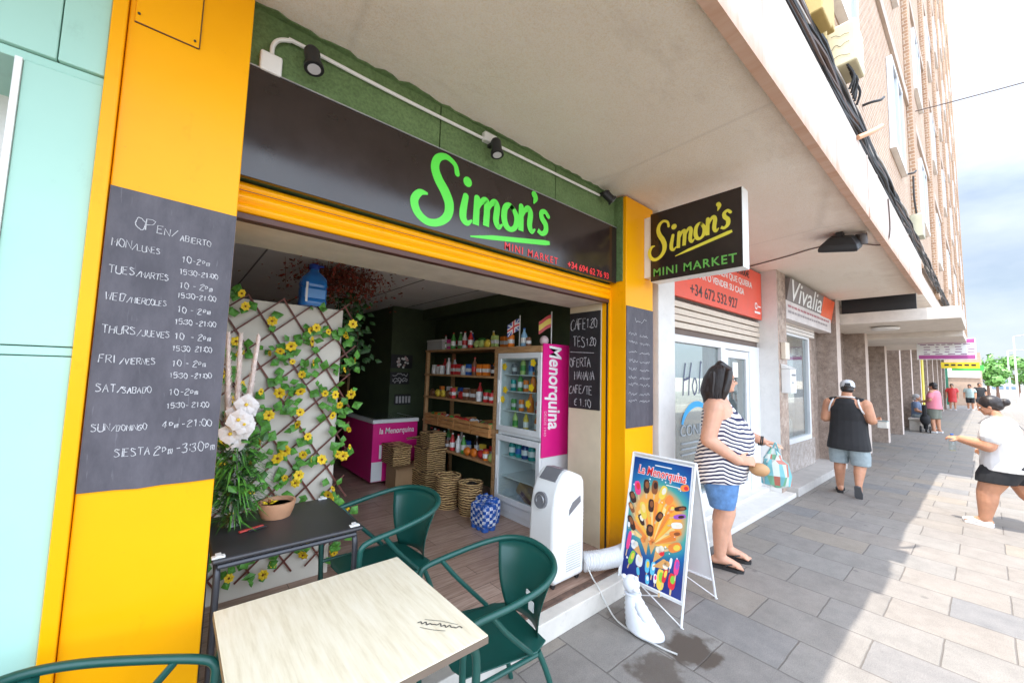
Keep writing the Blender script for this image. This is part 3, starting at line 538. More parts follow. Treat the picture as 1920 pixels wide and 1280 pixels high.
for z0, z1 in ((.30, .955), (1.0, 1.80)):
    mb = MB(); w = .055
    mb.box(2.625, 2.658, Y0 + .004, Y1 - .004, z0, z0 + w); mb.box(2.625, 2.658, Y0 + .004, Y1 - .004, z1 - w, z1); mb.box(2.625, 2.658, Y0 + .004, Y0 + w, z0 + w, z1 - w); mb.box(2.625, 2.658, Y1 - w, Y1 - .004, z0 + w, z1 - w)
    d = mb.build('door', WENAM, fr, bevel=.004)
    mb = MB(); mb.box(2.638, 2.643, Y0 + w, Y1 - w, z0 + w, z1 - w); mb.build('glass', GLASS, d)
    mb = MB(); mb.box(2.61, 2.624, Y1 - .045, Y1 - .025, (z0 + z1) / 2 - .12, (z0 + z1) / 2 + .12); mb.build('handle', WPLAST, d, bevel=.003)
mb = MB(); mb.box(2.62, 3.16, Y0, Y1 + .02, 1.802, 1.865); mb.build('top_board', PINE, fr, bevel=.004)
mb = MB(); mb.box(2.635, 3.0, 2.604, 2.6135, .82, 1.885); bn = mb.build('side_banner', PINK, fr)
type_obj('banner_lettering', 'Menorquina', .235, frame((2.72, 2.6035, 1.875), (0, 0, -1), (1, 0, 0)), WLET, bn, bold=.022, shear=.12, xs=.70)
type_obj('small_lettering', 'DESDE 1940', .045, frame((2.66, 2.6035, 1.25), (0, 0, -1), (1, 0, 0)), C_('pale_pink', (.8, .35, .5)), bn, xs=1.0)
STK = C_('sticker_yellow', (.85, .62, .02))
for y, z in ((2.74, 1.70), (3.17, 1.66), (2.76, 1.46), (3.15, 1.42), (2.80, 1.30), (3.19, 1.32)):
    mb = MB(); Fm = frame((2.636, y, z), (0, -1, 0), (0, 0, 1))
    for k in range(5): dot(mb, (.024 * math.cos(k * 1.2566), .024 * math.sin(k * 1.2566)), .016, Fm, .001)
    dot(mb, (0, 0), .018, Fm, .0012); mb.build('flower_sticker', STK, fr)
def bottle(x, y, z, h, r, c, cap, label, group, name='bottle', neck=.35, glassy=True):
    mb = MB(); mb.lathe([(r * .9, 0), (r, .01), (r, h * .58), (r * .55, h * .76), (r * neck, h * .84), (r * neck, h * .93)], (x, y, z), 12, 0); mb.lathe([(r * neck * 1.15, h * .93), (r * neck * 1.15, h)], (x, y, z), 12, 1); mb.lathe([(r * 1.012, h * .2), (r * 1.012, h * .48)], (x, y, z), 12, 2, cap=False)
    return tag(mb.build(name, [c, cap, WLET if random.random() < .5 else cap], smooth=True), label, 'bottle', group)
def can(x, y, z, c, label, group, h=.115, r=.03, name='can', cat='can'):
    mb = MB(); mb.lathe([(r * .85, 0), (r, .008), (r, h - .01), (r * .85, h)], (x, y, z), 12, 0); mb.lathe([(r * .7, h), (r * .7, h + .001)], (x, y, z), 12, 1); mb.lathe([(r * 1.01, h * .3), (r * 1.01, h * .62)], (x, y, z), 12, 1, cap=False)
    return tag(mb.build(name, [c, C_('can_top', (.6, .6, .6))], smooth=True), label, cat, group)
def jar(x, y, z, c, lid, label, group, h=.12, r=.037):
    mb = MB(); mb.lathe([(r * .9, 0), (r, .01), (r, h * .72), (r * .82, h * .84)], (x, y, z), 12, 0); mb.lathe([(r * .9, h * .84), (r * .9, h)], (x, y, z), 12, 1); mb.lathe([(r * 1.012, h * .2), (r * 1.012, h * .6)], (x, y, z), 12, 2, cap=False)
    return tag(mb.build('jar', [c, lid, WLET], smooth=True), label, 'jar', group)
def packet(x, y, z, sx, sy, sz, c, c2, label, group, name='packet', cat='packet'):
    mb = MB(); mt = Matrix.Translation((x, y, z)) @ Matrix.Rotation(random.uniform(-.2, .2), 4, 'Z'); mb.box(-sx / 2, sx / 2, -sy / 2, sy / 2, 0, sz, 0, mt); mb.box(-sx / 2 - .002, sx / 2 + .002, -sy / 2 - .002, sy / 2 + .002, sz * .3, sz * .62, 1, mt)
    return tag(mb.build(name, [c, c2], bevel=.003), label, cat, group)
def bag(x, y, z, r, c, label, group):
    mb = MB(); mb.ell((x, y, z + r * .75), (r * .55, r, r * .8), 0, 10, 7)
    for v in mb.bm.verts: v.co += Vector((random.uniform(-1, 1), random.uniform(-1, 1), random.uniform(-.6, .6))) * r * .12
    return tag(mb.build('bag', c, smooth='all'), label, 'bag', group)
RED, ORG, GRN2, BLU, YLW, BRN, WHT, DKB, LGR = C_('pack_red', (.55, .03, .03)), C_('pack_orange', (.75, .20, .02)), C_('pack_green', (.08, .32, .06)), C_('pack_blue', (.03, .12, .45)), C_('pack_yellow', (.75, .55, .06)), C_('pack_brown', (.18, .08, .04)), C_('pack_white', (.7, .7, .68)), C_('cola_brown', (.03, .012, .008), .15), C_('pale_green', (.5, .65, .2))
TEAL = C_('teal_bottle', (.02, .32, .30), .12); CLR = C_('clear_blue_bottle', (.25, .45, .62), .12)
gF = 'drinks standing in the glass door fridge'
def fr_row(z, items):
    n = len(items)
    for i, (kind, c, cap, nm) in enumerate(items):
        y = Y0 + .085 + (Y1 - Y0 - .17) * (i + .5) / n
        if kind == 'b': bottle(2.75, y, z + .011, .20, .030, c, cap, nm, gF)
        elif kind == 'B': bottle(2.75, y, z + .011, .185, .038, c, cap, nm, gF)
        else: can(2.74, y, z + .011, c, nm, gF)
fr_row(1.57, [('b', DKB, RED, 'dark cola bottle on the top shelf of the fridge'), ('b', CLR, BLU, 'pale water bottle with blue cap on the fridge top shelf'), ('b', LGR, GRN2, 'lime green bottle on the top shelf of the fridge'), ('c', GREYPL, WHT, 'dark grey can on the top shelf of the fridge')])
fr_row(1.40, [('c', RED, WHT, 'red can on the second shelf of the fridge'), ('b', ORG, ORG, 'tall orange juice bottle on the second shelf of the fridge'), ('c', ORG, WHT, 'short orange can on the second shelf of the fridge'), ('b', GRN2, WHT, 'green bottle on the second shelf of the fridge'), ('c', TEAL, WHT, 'teal can on the second shelf of the fridge')])
fr_row(1.20, [('c', RED, WHT, 'red can on the third shelf of the fridge'), ('B', ORG, ORG, 'squat orange bottle on the third shelf of the fridge'), ('c', ORG, WHT, 'orange can on the third shelf of the fridge'), ('c', GRN2, WHT, 'green can on the third shelf of the fridge')])
fr_row(1.012 - .011, [('b', ORG, ORG, 'orange bottle on the bottom shelf of the upper fridge compartment'), ('b', YLW, YLW, 'yellow bottle on the bottom shelf of the upper fridge compartment'), ('b', LGR, GRN2, 'lime bottle on the bottom shelf of the upper fridge compartment')])
fr_row(.73, [('B', TEAL, BLU, 'teal water bottle in the lower fridge compartment'), ('B', TEAL, BLU, 'teal water bottle in the lower fridge compartment'), ('B', C_('navy_bottle', (.02, .06, .22), .12), WHT, 'navy water bottle in the lower fridge compartment'), ('B', TEAL, BLU, 'teal water bottle in the lower fridge compartment'), ('B', TEAL, BLU, 'teal water bottle in the lower fridge compartment')])
mb = MB(); mt = Matrix.Translation((2.78, 2.93, .30)) @ Matrix.Rotation(.5, 4, 'X'); mb.box(-.06, .06, -.16, .16, .03, .15, 0, mt); mb.box(-.061, .061, -.10, .10, .05, .12, 1, mt); tag(mb.build('coffee_sack', [C_('kraft', (.40, .26, .12)), BRN], bevel=.02), 'brown paper sack lying on the floor of the lower fridge compartment', 'sack')
# things on the fridge
def flag(x, y, z, h, label, stripes):
    t = thing('table_flag', label, 'flag', (x, y, z)); mb = MB(); mb.cyl((x, y, z), (x, y, z + h), .006, seg=8); mb.lathe([(.03, 0), (.03, .008)], (x, y, z), 12); mb.build('stick', WPLAST, t)
    mb = MB()
    def q(u, v): return Vector((x - .0 - u * .10, y + u * .08, z + h - .03 - v * .13 - u * .07 + .008 * math.sin(u * 5)))
    for (u0, u1, v0, v1, m, dz) in stripes:
        n = 6
        for i in range(n):
            a, b = u0 + (u1 - u0) * i / n, u0 + (u1 - u0) * (i + 1) / n
            mb.face([q(a, v0) + Vector((-dz, -dz, 0)), q(b, v0) + Vector((-dz, -dz, 0)), q(b, v1) + Vector((-dz, -dz, 0)), q(a, v1) + Vector((-dz, -dz, 0))], m)
    mb.build('cloth', [C_('flag_blue', (.01, .03, .22)), RED, WHT, YLW], t)
U = [(0, 1, 0, 1, 0, 0), (0, 1, .33, .67, 2, .001), (.36, .64, 0, 1, 2, .0011), (0, 1, .41, .59, 1, .002), (.43, .57, 0, 1, 1, .0021)]
for k in range(4): U += [(.06 + .07 * k, .13 + .07 * k, .04 + .075 * k, .14 + .075 * k, 2, .001), (.94 - .07 * k - .07, .94 - .07 * k, .04 + .075 * k, .14 + .075 * k, 2, .001), (.06 + .07 * k, .13 + .07 * k, .86 - .075 * k, .96 - .075 * k, 2, .001), (.87 - .07 * k, .94 - .07 * k, .86 - .075 * k, .96 - .075 * k, 2, .001)]
flag(2.70, 3.02, 1.866, .33, 'small red white and blue flag on a stick on top of the fridge', U)
flag(2.86, 2.72, 1.866, .36, 'small red and yellow flag on a stick near the right end of the fridge top', [(0, 1, 0, .28, 1, 0), (0, 1, .28, .72, 3, 0), (0, 1, .72, 1, 1, 0)])
can(2.68, 3.13, 1.866, ORG, 'orange tin on top of the fridge beside the small flag', None, .13, .037)
bottle(2.70, 2.95, 1.866, .19, .034, CLR, BLU, 'blue bottle on the fridge top behind the small flag', None)
can(2.68, 2.86, 1.866, BRN, 'small brown tin on top of the fridge', None, .09, .028)
mb = MB(); mb.ell((2.74, 2.70, 1.92), (.045, .045, .05), 0); mb.lathe([(.045, 0), (.03, .02)], (2.74, 2.70, 1.866), 12, 1); tag(mb.build('ornament', [C_('ornament_pale', (.65, .5, .5)), BRN], smooth=True), 'round pale ornament on the right corner of the fridge top', 'ornament')
# wooden shelving
sv = thing('shelving_unit', 'tall pine shelving unit along the dark green right wall', 'shelf', (2.85, 4.05, FL))
for y in (4.83, 3.30):
    for x in (2.635, 3.05):
        mb = MB(); mb.box(x, x + .045, y, y + .045, FL, 1.848); mb.build('upright', PINE, sv, bevel=.003)
SH = [.60, .92, 1.235, 1.53, 1.85]
for z in SH:
    mb = MB(); mb.box(2.628, 3.10, 3.285, 4.885, z, z + .025); mb.build('shelf_board', PINE, sv, bevel=.003)
mb = MB(); mb.box(2.632, 2.634 + .01, 3.30, 4.87, .93 + .02, .985); mb.build('front_rail', PINE, sv)
SNAME = {0: 'lowest', 1: 'fourth', 2: 'third', 3: 'second', 4: 'top'}
CN = {'red': RED, 'orange': ORG, 'green': GRN2, 'blue': BLU, 'yellow': YLW, 'brown': BRN, 'white': WHT, 'dark': DKB, 'pink': C_('pack_pink', (.75, .06, .3)), 'lime': LGR}
def stock(level, items, dx=0., dy=0.):
    z = SH[level] + .026; n = len(items); g = 'groceries on the ' + SNAME[level] + ' shelf of the pine unit'
    for i, (kind, c) in enumerate(items):
        y = 4.80 - (4.80 - 3.36) * (i + .5) / n + random.uniform(-.01, .01) + dy; x = 2.675 + random.uniform(0, .035) + dx
        lab = {'j': 'jar', 'c': 'tin', 'b': 'bottle', 'p': 'packet', 'k': 'bag'}[kind]
        lb = f'small {c} {lab} on the {SNAME[level]} shelf of the pine shelving unit'
        if kind == 'j': jar(x, y, z, CN[c], RED if i % 2 else WHT, lb, g)
        elif kind == 'c': can(x, y, z, CN[c], lb, g, .11, .036, 'tin', 'tin')
        elif kind == 'b': bottle(x, y, z, .21, .033, CN[c], WHT if i % 2 else RED, lb, g)
        elif kind == 'p': packet(x, y, z, .05, .075, .13, CN[c], WHT, lb, g)
        else: bag(x, y, z, .06, CN[c], lb, g)
stock(4, [('p', 'brown'), ('p', 'white'), ('j', 'green'), ('p', 'pink'), ('b', 'green'), ('b', 'green'), ('b', 'white'), ('b', 'red'), ('k', 'lime'), ('k', 'lime'), ('k', 'yellow'), ('p', 'lime')] )
stock(3, [('j', 'white'), ('j', 'white'), ('c', 'white'), ('b', 'white'), ('p', 'red'), ('p', 'red'), ('c', 'white'), ('p', 'blue'), ('b', 'brown'), ('p', 'orange'), ('p', 'orange'), ('c', 'dark')])
stock(2, [('k', 'brown'), ('k', 'yellow'), ('k', 'yellow'), ('k', 'brown'), ('p', 'red'), ('k', 'red'), ('p', 'brown'), ('p', 'brown'), ('c', 'white'), ('c', 'red'), ('c', 'red')])
stock(0, [('b', 'dark'), ('b', 'dark'), ('b', 'brown'), ('b', 'dark'), ('c', 'brown'), ('b', 'red'), ('b', 'white'), ('b', 'green'), ('k', 'orange'), ('k', 'orange'), ('k', 'red'), ('j', 'orange'), ('k', 'lime')])
for lv, its in ((4, [('b', 'white'), ('p', 'red'), ('p', 'yellow'), ('b', 'blue'), ('p', 'green'), ('b', 'yellow'), ('p', 'orange')]), (3, [('b', 'red'), ('p', 'white'), ('b', 'white'), ('p', 'brown'), ('p', 'yellow'), ('b', 'green'), ('p', 'white'), ('p', 'blue'), ('b', 'orange'), ('p', 'red')]), (2, [('p', 'orange'), ('p', 'white'), ('p', 'yellow'), ('p', 'blue'), ('p', 'white'), ('p', 'brown'), ('b', 'red'), ('p', 'green'), ('p', 'red'), ('p', 'white')]), (0, [('p', 'white'), ('b', 'green'), ('p', 'brown'), ('b', 'white'), ('p', 'blue'), ('b', 'dark'), ('p', 'yellow'), ('p', 'red'), ('b', 'green')])): stock(lv, its, .13, -.03)
mb = MB(); mb.box(2.64, 2.98, 4.46, 4.86, 1.876, 1.98, 0); mb.box(2.635, 2.985, 4.455, 4.865, 1.982, 2.01, 1); mb.box(2.64, 2.98, 4.46, 4.86, 1.9801, 1.982, 2); tag(mb.build('storage_box', [C_('pale_grey_box', (.45, .45, .43)), C_('box_lid', (.55, .55, .53)), BLKM], bevel=.004), 'pale grey lidded box at the left end of the top shelf', 'box')
cr = None
for i, y in enumerate((4.60, 4.24, 3.88, 3.53)):
    t = thing('wooden_crate', ('wooden slatted crate at the far left end of the fourth shelf', 'wooden slatted crate second from the left on the fourth shelf', 'wooden slatted crate second from the fridge on the fourth shelf', 'wooden slatted crate beside the fridge on the fourth shelf')[i], 'crate', (2.8, y, SH[1] + .026), 'wooden crates on the fourth shelf')
    z = SH[1] + .026 - .05; mb = MB()
    for k in range(3): mb.box(2.600, 2.612, y - .165, y + .165, z + .05 * k + .002, z + .05 * k + .042)
    mb.build('front_slats', CRATEW, t, bevel=.002)
    mb = MB(); mb.box(2.613, 2.92, y - .165, y - .155, z, z + .14); mb.box(2.613, 2.92, y + .155, y + .165, z, z + .14); mb.box(2.613, 2.92, y - .154, y + .154, z + .04, z + .05); mb.build('sides', CRATEW, t)
    for q in range(6):
        cc = random.choice(['red', 'white', 'brown', 'orange', 'green', 'red']); bag(2.66 + random.uniform(0, .06), y - .13 + .052 * q, z + .07, .055, CN[cc], f'small {cc} snack bag heaped in the crates on the fourth shelf', 'snack bags heaped in the wooden crates')
# baskets, boxes and bundles on the floor
def wbox(x0, x1, y0, y1, z0, z1, name, label, m=WICK, cat='basket'):
    t = thing(name, label, cat, ((x0 + x1) / 2, (y0 + y1) / 2, z0)); mb = MB(); mb.box(x0, x1, y0, y1, z0, z1 - .04); mb.build('body', m, t, bevel=.015); mb = MB(); mb.box(x0 - .008, x1 + .008, y0 - .008, y1 + .008, z1 - .038, z1); mb.build('lid', m, t, bevel=.01); return t
wbox(2.36, 2.62, 4.24, 4.60, FL, .38, 'wicker_box', 'lower wicker box of the stack beside the pine shelves'); wbox(2.37, 2.63, 4.24, 4.58, .382, .66, 'wicker_box', 'upper wicker box of the stack beside the pine shelves')
wbox(2.45, 2.66, 4.96, 5.25, FL, .70, 'wicker_hamper', 'tall brown wicker hamper standing against the pink chest freezer')
wbox(2.10, 2.34, 4.95 - .36, 4.93, .42, .66, 'wicker_box', 'small wicker box standing on the cardboard box in front of the freezer')
wbox(2.40, 2.62, 4.25, 4.50, .662, .84, 'wicker_box', 'topmost small wicker box of the stack beside the pine shelves')
def rbasket(x, y, r, h, label, fill):
    t = thing('round_basket', label, 'basket', (x, y, FL)); mb = MB(); mb.lathe([(r * .86, 0), (r * .98, h * .3), (r, h * .7), (r, h), (r * .88, h), (r * .85, h * .5)], (x, y, FL), 24); mb.build('body', WICK, t, smooth=True); mb = MB(); mb.tube([(x + r * .97 * math.cos(a), y + r * .97 * math.sin(a), FL + h) for a in [2 * PI * j / 24 for j in range(24)]], .013, 8, closed=True); mb.build('rim', WICK, t, smooth=True)
    if fill:
        mb = MB()
        for k in range(9): mb.ell((x + random.uniform(-.6, .6) * r, y + random.uniform(-.6, .6) * r, FL + h * .85), (.05, .05, .04), 0, 8, 5)
        mb.build('contents', BLKM, t, smooth=True)
rbasket(2.37, 3.76, .135, .33, 'round woven basket standing on the wood floor nearest the wicker stack', False); rbasket(2.45, 3.45, .125, .31, 'round woven basket with dark contents beside the blue bottle packs', True)
cbx = thing('cardboard_box', 'open brown cardboard box on the floor in front of the pink freezer', 'box', (2.28, 4.72, FL)); KRAFT = C_('cardboard', (.36, .22, .11), .8); mb = MB(); mb.box(2.14, 2.42, 4.58, 4.86, FL, .40); mb.build('body', KRAFT, cbx)
for a in ((2.14, 4.58, 2.42, 4.50, .43), (2.42, 4.58, 2.50, 4.86, .37)):
    mb = MB(); (mb.box(a[0], a[2], a[3], a[1], .40, .405) if a[0] < a[2] and a[1] > a[3] else mb.box(a[0], a[2], a[1], a[3], .40, .405)); mb.build('flap', KRAFT, cbx)
WP = water_pack_mat()
for x, y, lb in ((2.33, 3.05, 'front blue and white shrink wrapped bottle pack on the floor by the fridge'), (2.47, 3.17, 'rear blue shrink wrapped bottle pack tucked behind the front one by the fridge')):
    t = thing('water_pack', lb, 'drinks pack', (x, y, FL)); mb = MB()
    for i in range(2):
        for j in range(3): mb.lathe([(.035, 0), (.037, .02), (.037, .17), (.02, .22), (.014, .24)], (x - .04 + .078 * i, y - .078 + .078 * j, FL + .002), 10)
    mb.build('bottles', BLU, t, smooth=True); mb = MB(); mb.box(x - .082, x + .078, y - .12, y + .12, FL + .03, FL + .235); mb.build('wrap', WP, t, bevel=.03)
# chest freezer
fz = thing('chest_freezer', 'magenta ice cream chest freezer with a white lid deep in the shop', 'freezer', (2.3, 5.4, FL)); mb = MB(); mb.box(1.98, 2.60, 4.955, 6.1, FL + .04, .90); mb.build('body', PINK, fz, bevel=.01)
mb = MB(); mb.box(1.97, 2.61, 4.945, 6.11, .902, .95); mb.build('lid_rim', WENAM, fz, bevel=.006); mb = MB(); mb.box(2.02, 2.56, 5.0, 6.05, .951, .956); mb.build('glass_lid', glass_mat('freezer_lid', (.5, .55, .58), 1.5, .4, (.3, .32, .34)), fz)
mb = MB(); mb.box(1.982, 2.12, 4.9505, 4.9545, FL + .05, .42); mb.build('white_corner_print', WENAM, fz)
type_obj('freezer_lettering', 'la Menorquina', .105, frame((2.06, 4.954, .77), (1, 0, 0), (0, 0, 1)), WLET, fz, bold=.012, shear=.1, xs=.8); type_obj('large_figure', '1', .24, frame((2.03, 4.954, .46), (1, 0, 0), (0, 0, 1)), WLET, fz, bold=.02)
mb = MB(); Fm = frame((2.28, 4.954, .52), (1, 0, 0), (0, 0, 1)); dot(mb, (0, 0), .13, Fm, .001, 0); dot(mb, (.03, .02), .07, Fm, .002, 1); dot(mb, (-.05, -.03), .05, Fm, .002, 1); mb.build('printed_picture', [C_('choc', (.16, .05, .02)), C_('cream_swirl', (.65, .45, .3))], fz)
# dark back of the shop: rack with goods, pictures, counter
rk = thing('dark_rack', 'dark shelf rack with goods deep at the back of the shop', 'shelf', (2.2, 7.4, FL))
for z in (.6, 1.05, 1.45, 1.85):
    mb = MB(); mb.box(1.2, 2.44, 7.3, 7.7, z, z + .03); mb.build('shelf_board', PINE, rk)
for x in (1.2, 2.4):
    mb = MB(); mb.box(x, x + .04, 7.3, 7.7, FL, 2.0); mb.build('upright', PINE, rk)
for i in range(16):
    c = random.choice(['red', 'white', 'brown', 'green', 'white', 'yellow']); lv = (.63, 1.08, 1.48, 1.88)[i % 4]; packet(1.3 + .27 * (i // 4) + random.uniform(0, .06), 7.36, lv + .002, .12, .05, .2, CN[c], WHT, f'{c} packet on the dark rack at the back of the shop', 'packets on the dark rack at the back')
for x, y, z, s in ((2.05, 5.9, 1.62, .2), (2.38, 5.585, 1.80, .22), (2.4, 5.585, 1.45, .2), (2.15, 5.9, 1.25, .2)):
    pass
for i, (x, z, s, lb) in enumerate(((2.62, 1.72, .17, 'round pale floral wreath picture on the dark wall above the freezer'), (2.60, 1.47, .15, 'dark sign with white script on the wall above the freezer'), (2.66, 1.15, .13, 'row of small white cards on the dark wall just above the freezer'))):
    t = thing('wall_picture', lb, 'picture', (x, 5.59, z)); Fm = frame((x, 5.58, z), (1, 0, 0), (0, 0, 1)); mb = MB(); mb.box(x - s, x + s, 5.581, 5.598, z - s * .6, z + s * .6); mb.build('board', BLKB, t, bevel=.004); mb = MB()
    if i == 0:
        for k in range(26): a = random.random() * 6.28; r = s * random.uniform(.25, .55); dot(mb, (r * math.cos(a), r * math.sin(a)), .018, Fm, .001 + .0003 * k, k % 2)
    elif i == 1:
        for k in range(3): ribbon(mb, [(p.x, p.y) for p in catmull([(-s * .8 + s * 1.6 * j / 12, .05 - .05 * k + random.uniform(-.03, .03), 0) for j in range(13)], 4)], .009, Fm)
    else:
        for k in range(5): mb.box(x - s * .85 + k * .05, x - s * .85 + k * .05 + .032, 5.578, 5.5805, z - .05, z + .05)
    mb.build('decoration', [C_('dusty_pink', (.5, .35, .33)), WHT] if i == 0 else INK, t)
ct = thing('counter', 'dark shop counter with a pale top behind the trellis panel', 'counter', (1.4, 6.2, FL)); mb = MB(); mb.box(.6, 1.75, 5.9, 6.5, FL, 1.0); mb.build('body', mat('counter_dark', (.05, .045, .042), .6), ct); mb = MB(); mb.box(.56, 1.8, 5.86, 6.54, 1.002, 1.04); mb.build('top', WENAM, ct, bevel=.004)
# hanging flowers and ivy
hf = thing('dried_flowers', 'bunch of dried red brown flowers hanging from the shop ceiling', 'flowers', (1.05, 4.1, 2.55)); mb = MB()
DRY = mat('dried_flower', (.16, .045, .02), .9, var=.5, scale=30); DRY2 = mat('dried_red', (.30, .05, .03), .9, var=.4, scale=30)
for i in range(1900):
    x, y, z = random.gauss(1.18, .20), random.gauss(3.95, .22), 2.54 - abs(random.gauss(0, .14)); s = random.uniform(.010, .026); d = Vector((random.uniform(-1, 1), random.uniform(-1, 1), random.uniform(-1, .3))).normalized(); u = d.orthogonal()
    p = Vector((x, y, z)); mb.face([p, p + d * s + u * s * .5, p + d * s * 2, p + d * s - u * s * .5], i % 2)
for i in range(60): x, y = random.gauss(1.18, .18), random.gauss(3.95, .2); mb.tube([(x, y, 2.548), (x + random.uniform(-.05, .05), y, 2.28 + random.uniform(0, .1))], .0025, 4, 0)
mb.build('blossoms', [DRY, DRY2], hf)
iv = thing('ivy_garland', 'dark green ivy garland hanging below the dried flowers inside the shop', 'plant', (1.25, 4.1, 2.3)); mb = MB()
def leaf(mb, p, d, n, s, m=0, w=.7):
    d = Vector(d).normalized(); n = Vector(n); sd = d.cross(n); sd = sd.normalized() if sd.length > 1e-4 else d.orthogonal().normalized(); up = sd.cross(d) * s * .12; p = Vector(p)
    a, b = p + d * s * .38 + sd * s * .5 * w - up, p + d * s * .38 - sd * s * .5 * w - up; c1, c2 = p + d * s * .72 + sd * s * .26 * w - up, p + d * s * .72 - sd * s * .26 * w - up; t = p + d * s - up * 1.4; mid = p + d * s * .5 + up * .3
    V = [mb.v(q) for q in (p, a, c1, t, c2, b, mid)]
    for q in ((0, 1, 6), (1, 2, 6), (2, 3, 6), (3, 4, 6), (4, 5, 6), (5, 0, 6)): mb.f([V[i] for i in q], m)
for i in range(260):
    k = random.random(); p = (1.28 + random.gauss(0, .10), 4.0 + random.gauss(0, .12), 2.34 - k * .75); leaf(mb, p, (random.uniform(-1, 1), random.uniform(-1, .2), -random.random()), (0, -1, .3), random.uniform(.05, .09))
mb.build('leaves', LEAF2, iv); mb = MB()
for k in range(4): mb.tube(catmull([(1.28 + random.gauss(0, .06), 4.0 + random.gauss(0, .06), 2.34 - .19 * j) for j in range(5)], 4), .003, 5)
mb.build('stems', BRN, iv)

# trellis on its board, water jug
pn = tag(MB().box(.02, .95, 3.08, 3.12, FL, 2.035).build('display_board', PANEL, bevel=.003), 'tall off-white board behind the flowered trellis', 'board')
tr = thing('trellis', 'brown expanding lattice with yellow flowers fixed to the off-white board', 'trellis', (.5, 3.05, FL)); mb = MB()
TX0, TX1, TZ0, TZ1 = .05, 1.02, .25, 2.06
def clip(p, d, y, hw):
    ts = []
    lo, hi = -9, 9
    for (a, dd, m0, m1) in ((p[0], d[0], TX0, TX1), (p[1], d[1], TZ0, TZ1)):
        t0, t1 = (m0 - a) / dd, (m1 - a) / dd; lo = max(lo, min(t0, t1)); hi = min(hi, max(t0, t1))
    if hi - lo < .05: return
    lo -= random.uniform(0, .05); hi += random.uniform(0, .05)
    A = Vector((p[0] + d[0] * lo, y, p[1] + d[1] * lo)); B = Vector((p[0] + d[0] * hi, y, p[1] + d[1] * hi)); D = (B - A).normalized(); N = Vector((-D.z, 0, D.x)) * hw
    mb.prism([A + N, B + N, B - N, A - N], (0, .008, 0))
for i in range(-12, 26):
    off = i * .205
    clip((off, 1.0), (math.cos(-1.00), math.sin(-1.00)), 3.064, .0055); clip((off, 1.0), (math.cos(.74), math.sin(.74)), 3.055, .0048)
mb.build('lattice', LATT, tr)
mb = MB(); FP = []
for i in range(98):
    fx = .05 + (i % 8 + random.uniform(-.25, 1.25)) * .128; fz = .28 + (i // 8 + random.uniform(-.25, 1.25)) * .142; FP.append((fx, fz))
for fx, fz in FP + [(random.uniform(.03, .98), random.uniform(.3, 2.05)) for _ in range(40)]:
    for k in range(random.randint(2, 4)):
        leaf(mb, (fx + random.gauss(0, .035), 3.03 + random.gauss(0, .02), fz + random.gauss(0, .035)), (random.uniform(-1, 1), random.uniform(-.5, .1), random.uniform(-1, .6)), (0, -1, random.uniform(-.2, .6)), random.uniform(.04, .085), w=random.uniform(.6, 1.1))
o = mb.build('ivy_leaves', LEAF, tr); o['kind'] = 'stuff'
mb = MB()
for k in range(7):
    a = k * 2 * PI / 7; d = Vector((math.cos(a), -.35, math.sin(a))); leaf(mb, (0.004 * d.x, 0, .004 * d.z), d, (0, -1, 0), .034, 0, 1.25)
mb.ell((0, -.006, 0), (.008, .006, .008), 1, 8, 5)
fl0 = mb.build('flower', [PETAL, CORE], tr)
for i, (fx, fz) in enumerate(FP):
    o = fl0 if i == 0 else fl0.copy()
    if i: COL.objects.link(o)
    o.location = (fx, 2.985 + random.uniform(-.015, .025), fz); s = random.uniform(.55, 1.1); o.scale = (s, s, s); o.rotation_euler = (random.uniform(-.9, .9), random.uniform(0, 3), random.uniform(-1.1, 1.1))
jg = thing('water_jug', 'big blue plastic water bottle standing on top of the off-white board', 'bottle', (.735, 3.10, 2.036)); mb = MB()
R = []
for z, r in ((0, .085), (.01, .092), (.05, .092), (.055, .087), (.08, .092), (.13, .092), (.135, .087), (.16, .092), (.20, .088), (.235, .06), (.255, .035), (.275, .03)):
    R.append([Vector((.735 + max(-r * .93, min(r * .93, r * 1.12 * math.cos(a))), 3.10 + max(-r * .85, min(r * .85, r * math.sin(a))), 2.036 + z)) for a in [2 * PI * j / 28 for j in range(28)]])
mb.rings(R); mb.build('body', glass_mat('blue_jug_plastic', (.12, .45, .85), 1.0, .5, (.04, .30, .85)), jg, smooth=True)
mb = MB(); mb.lathe([(.034, .275), (.036, .30), (.03, .312)], (.735, 3.10, 2.036), 14); mb.box(.735, .80, 3.09, 3.11, 2.336, 2.346); mb.build('cap', C_('cap_blue', (.02, .06, .35)), jg, smooth=True)
mb = MB(); mb.box(.665, .80, 3.0165, 3.018, 2.09, 2.155, 0); mb.box(.67, .684, 3.0155, 3.0164, 2.06, 2.20, 1); mb.build('label', [C_('jug_label', (.10, .28, .62)), WHT], jg)

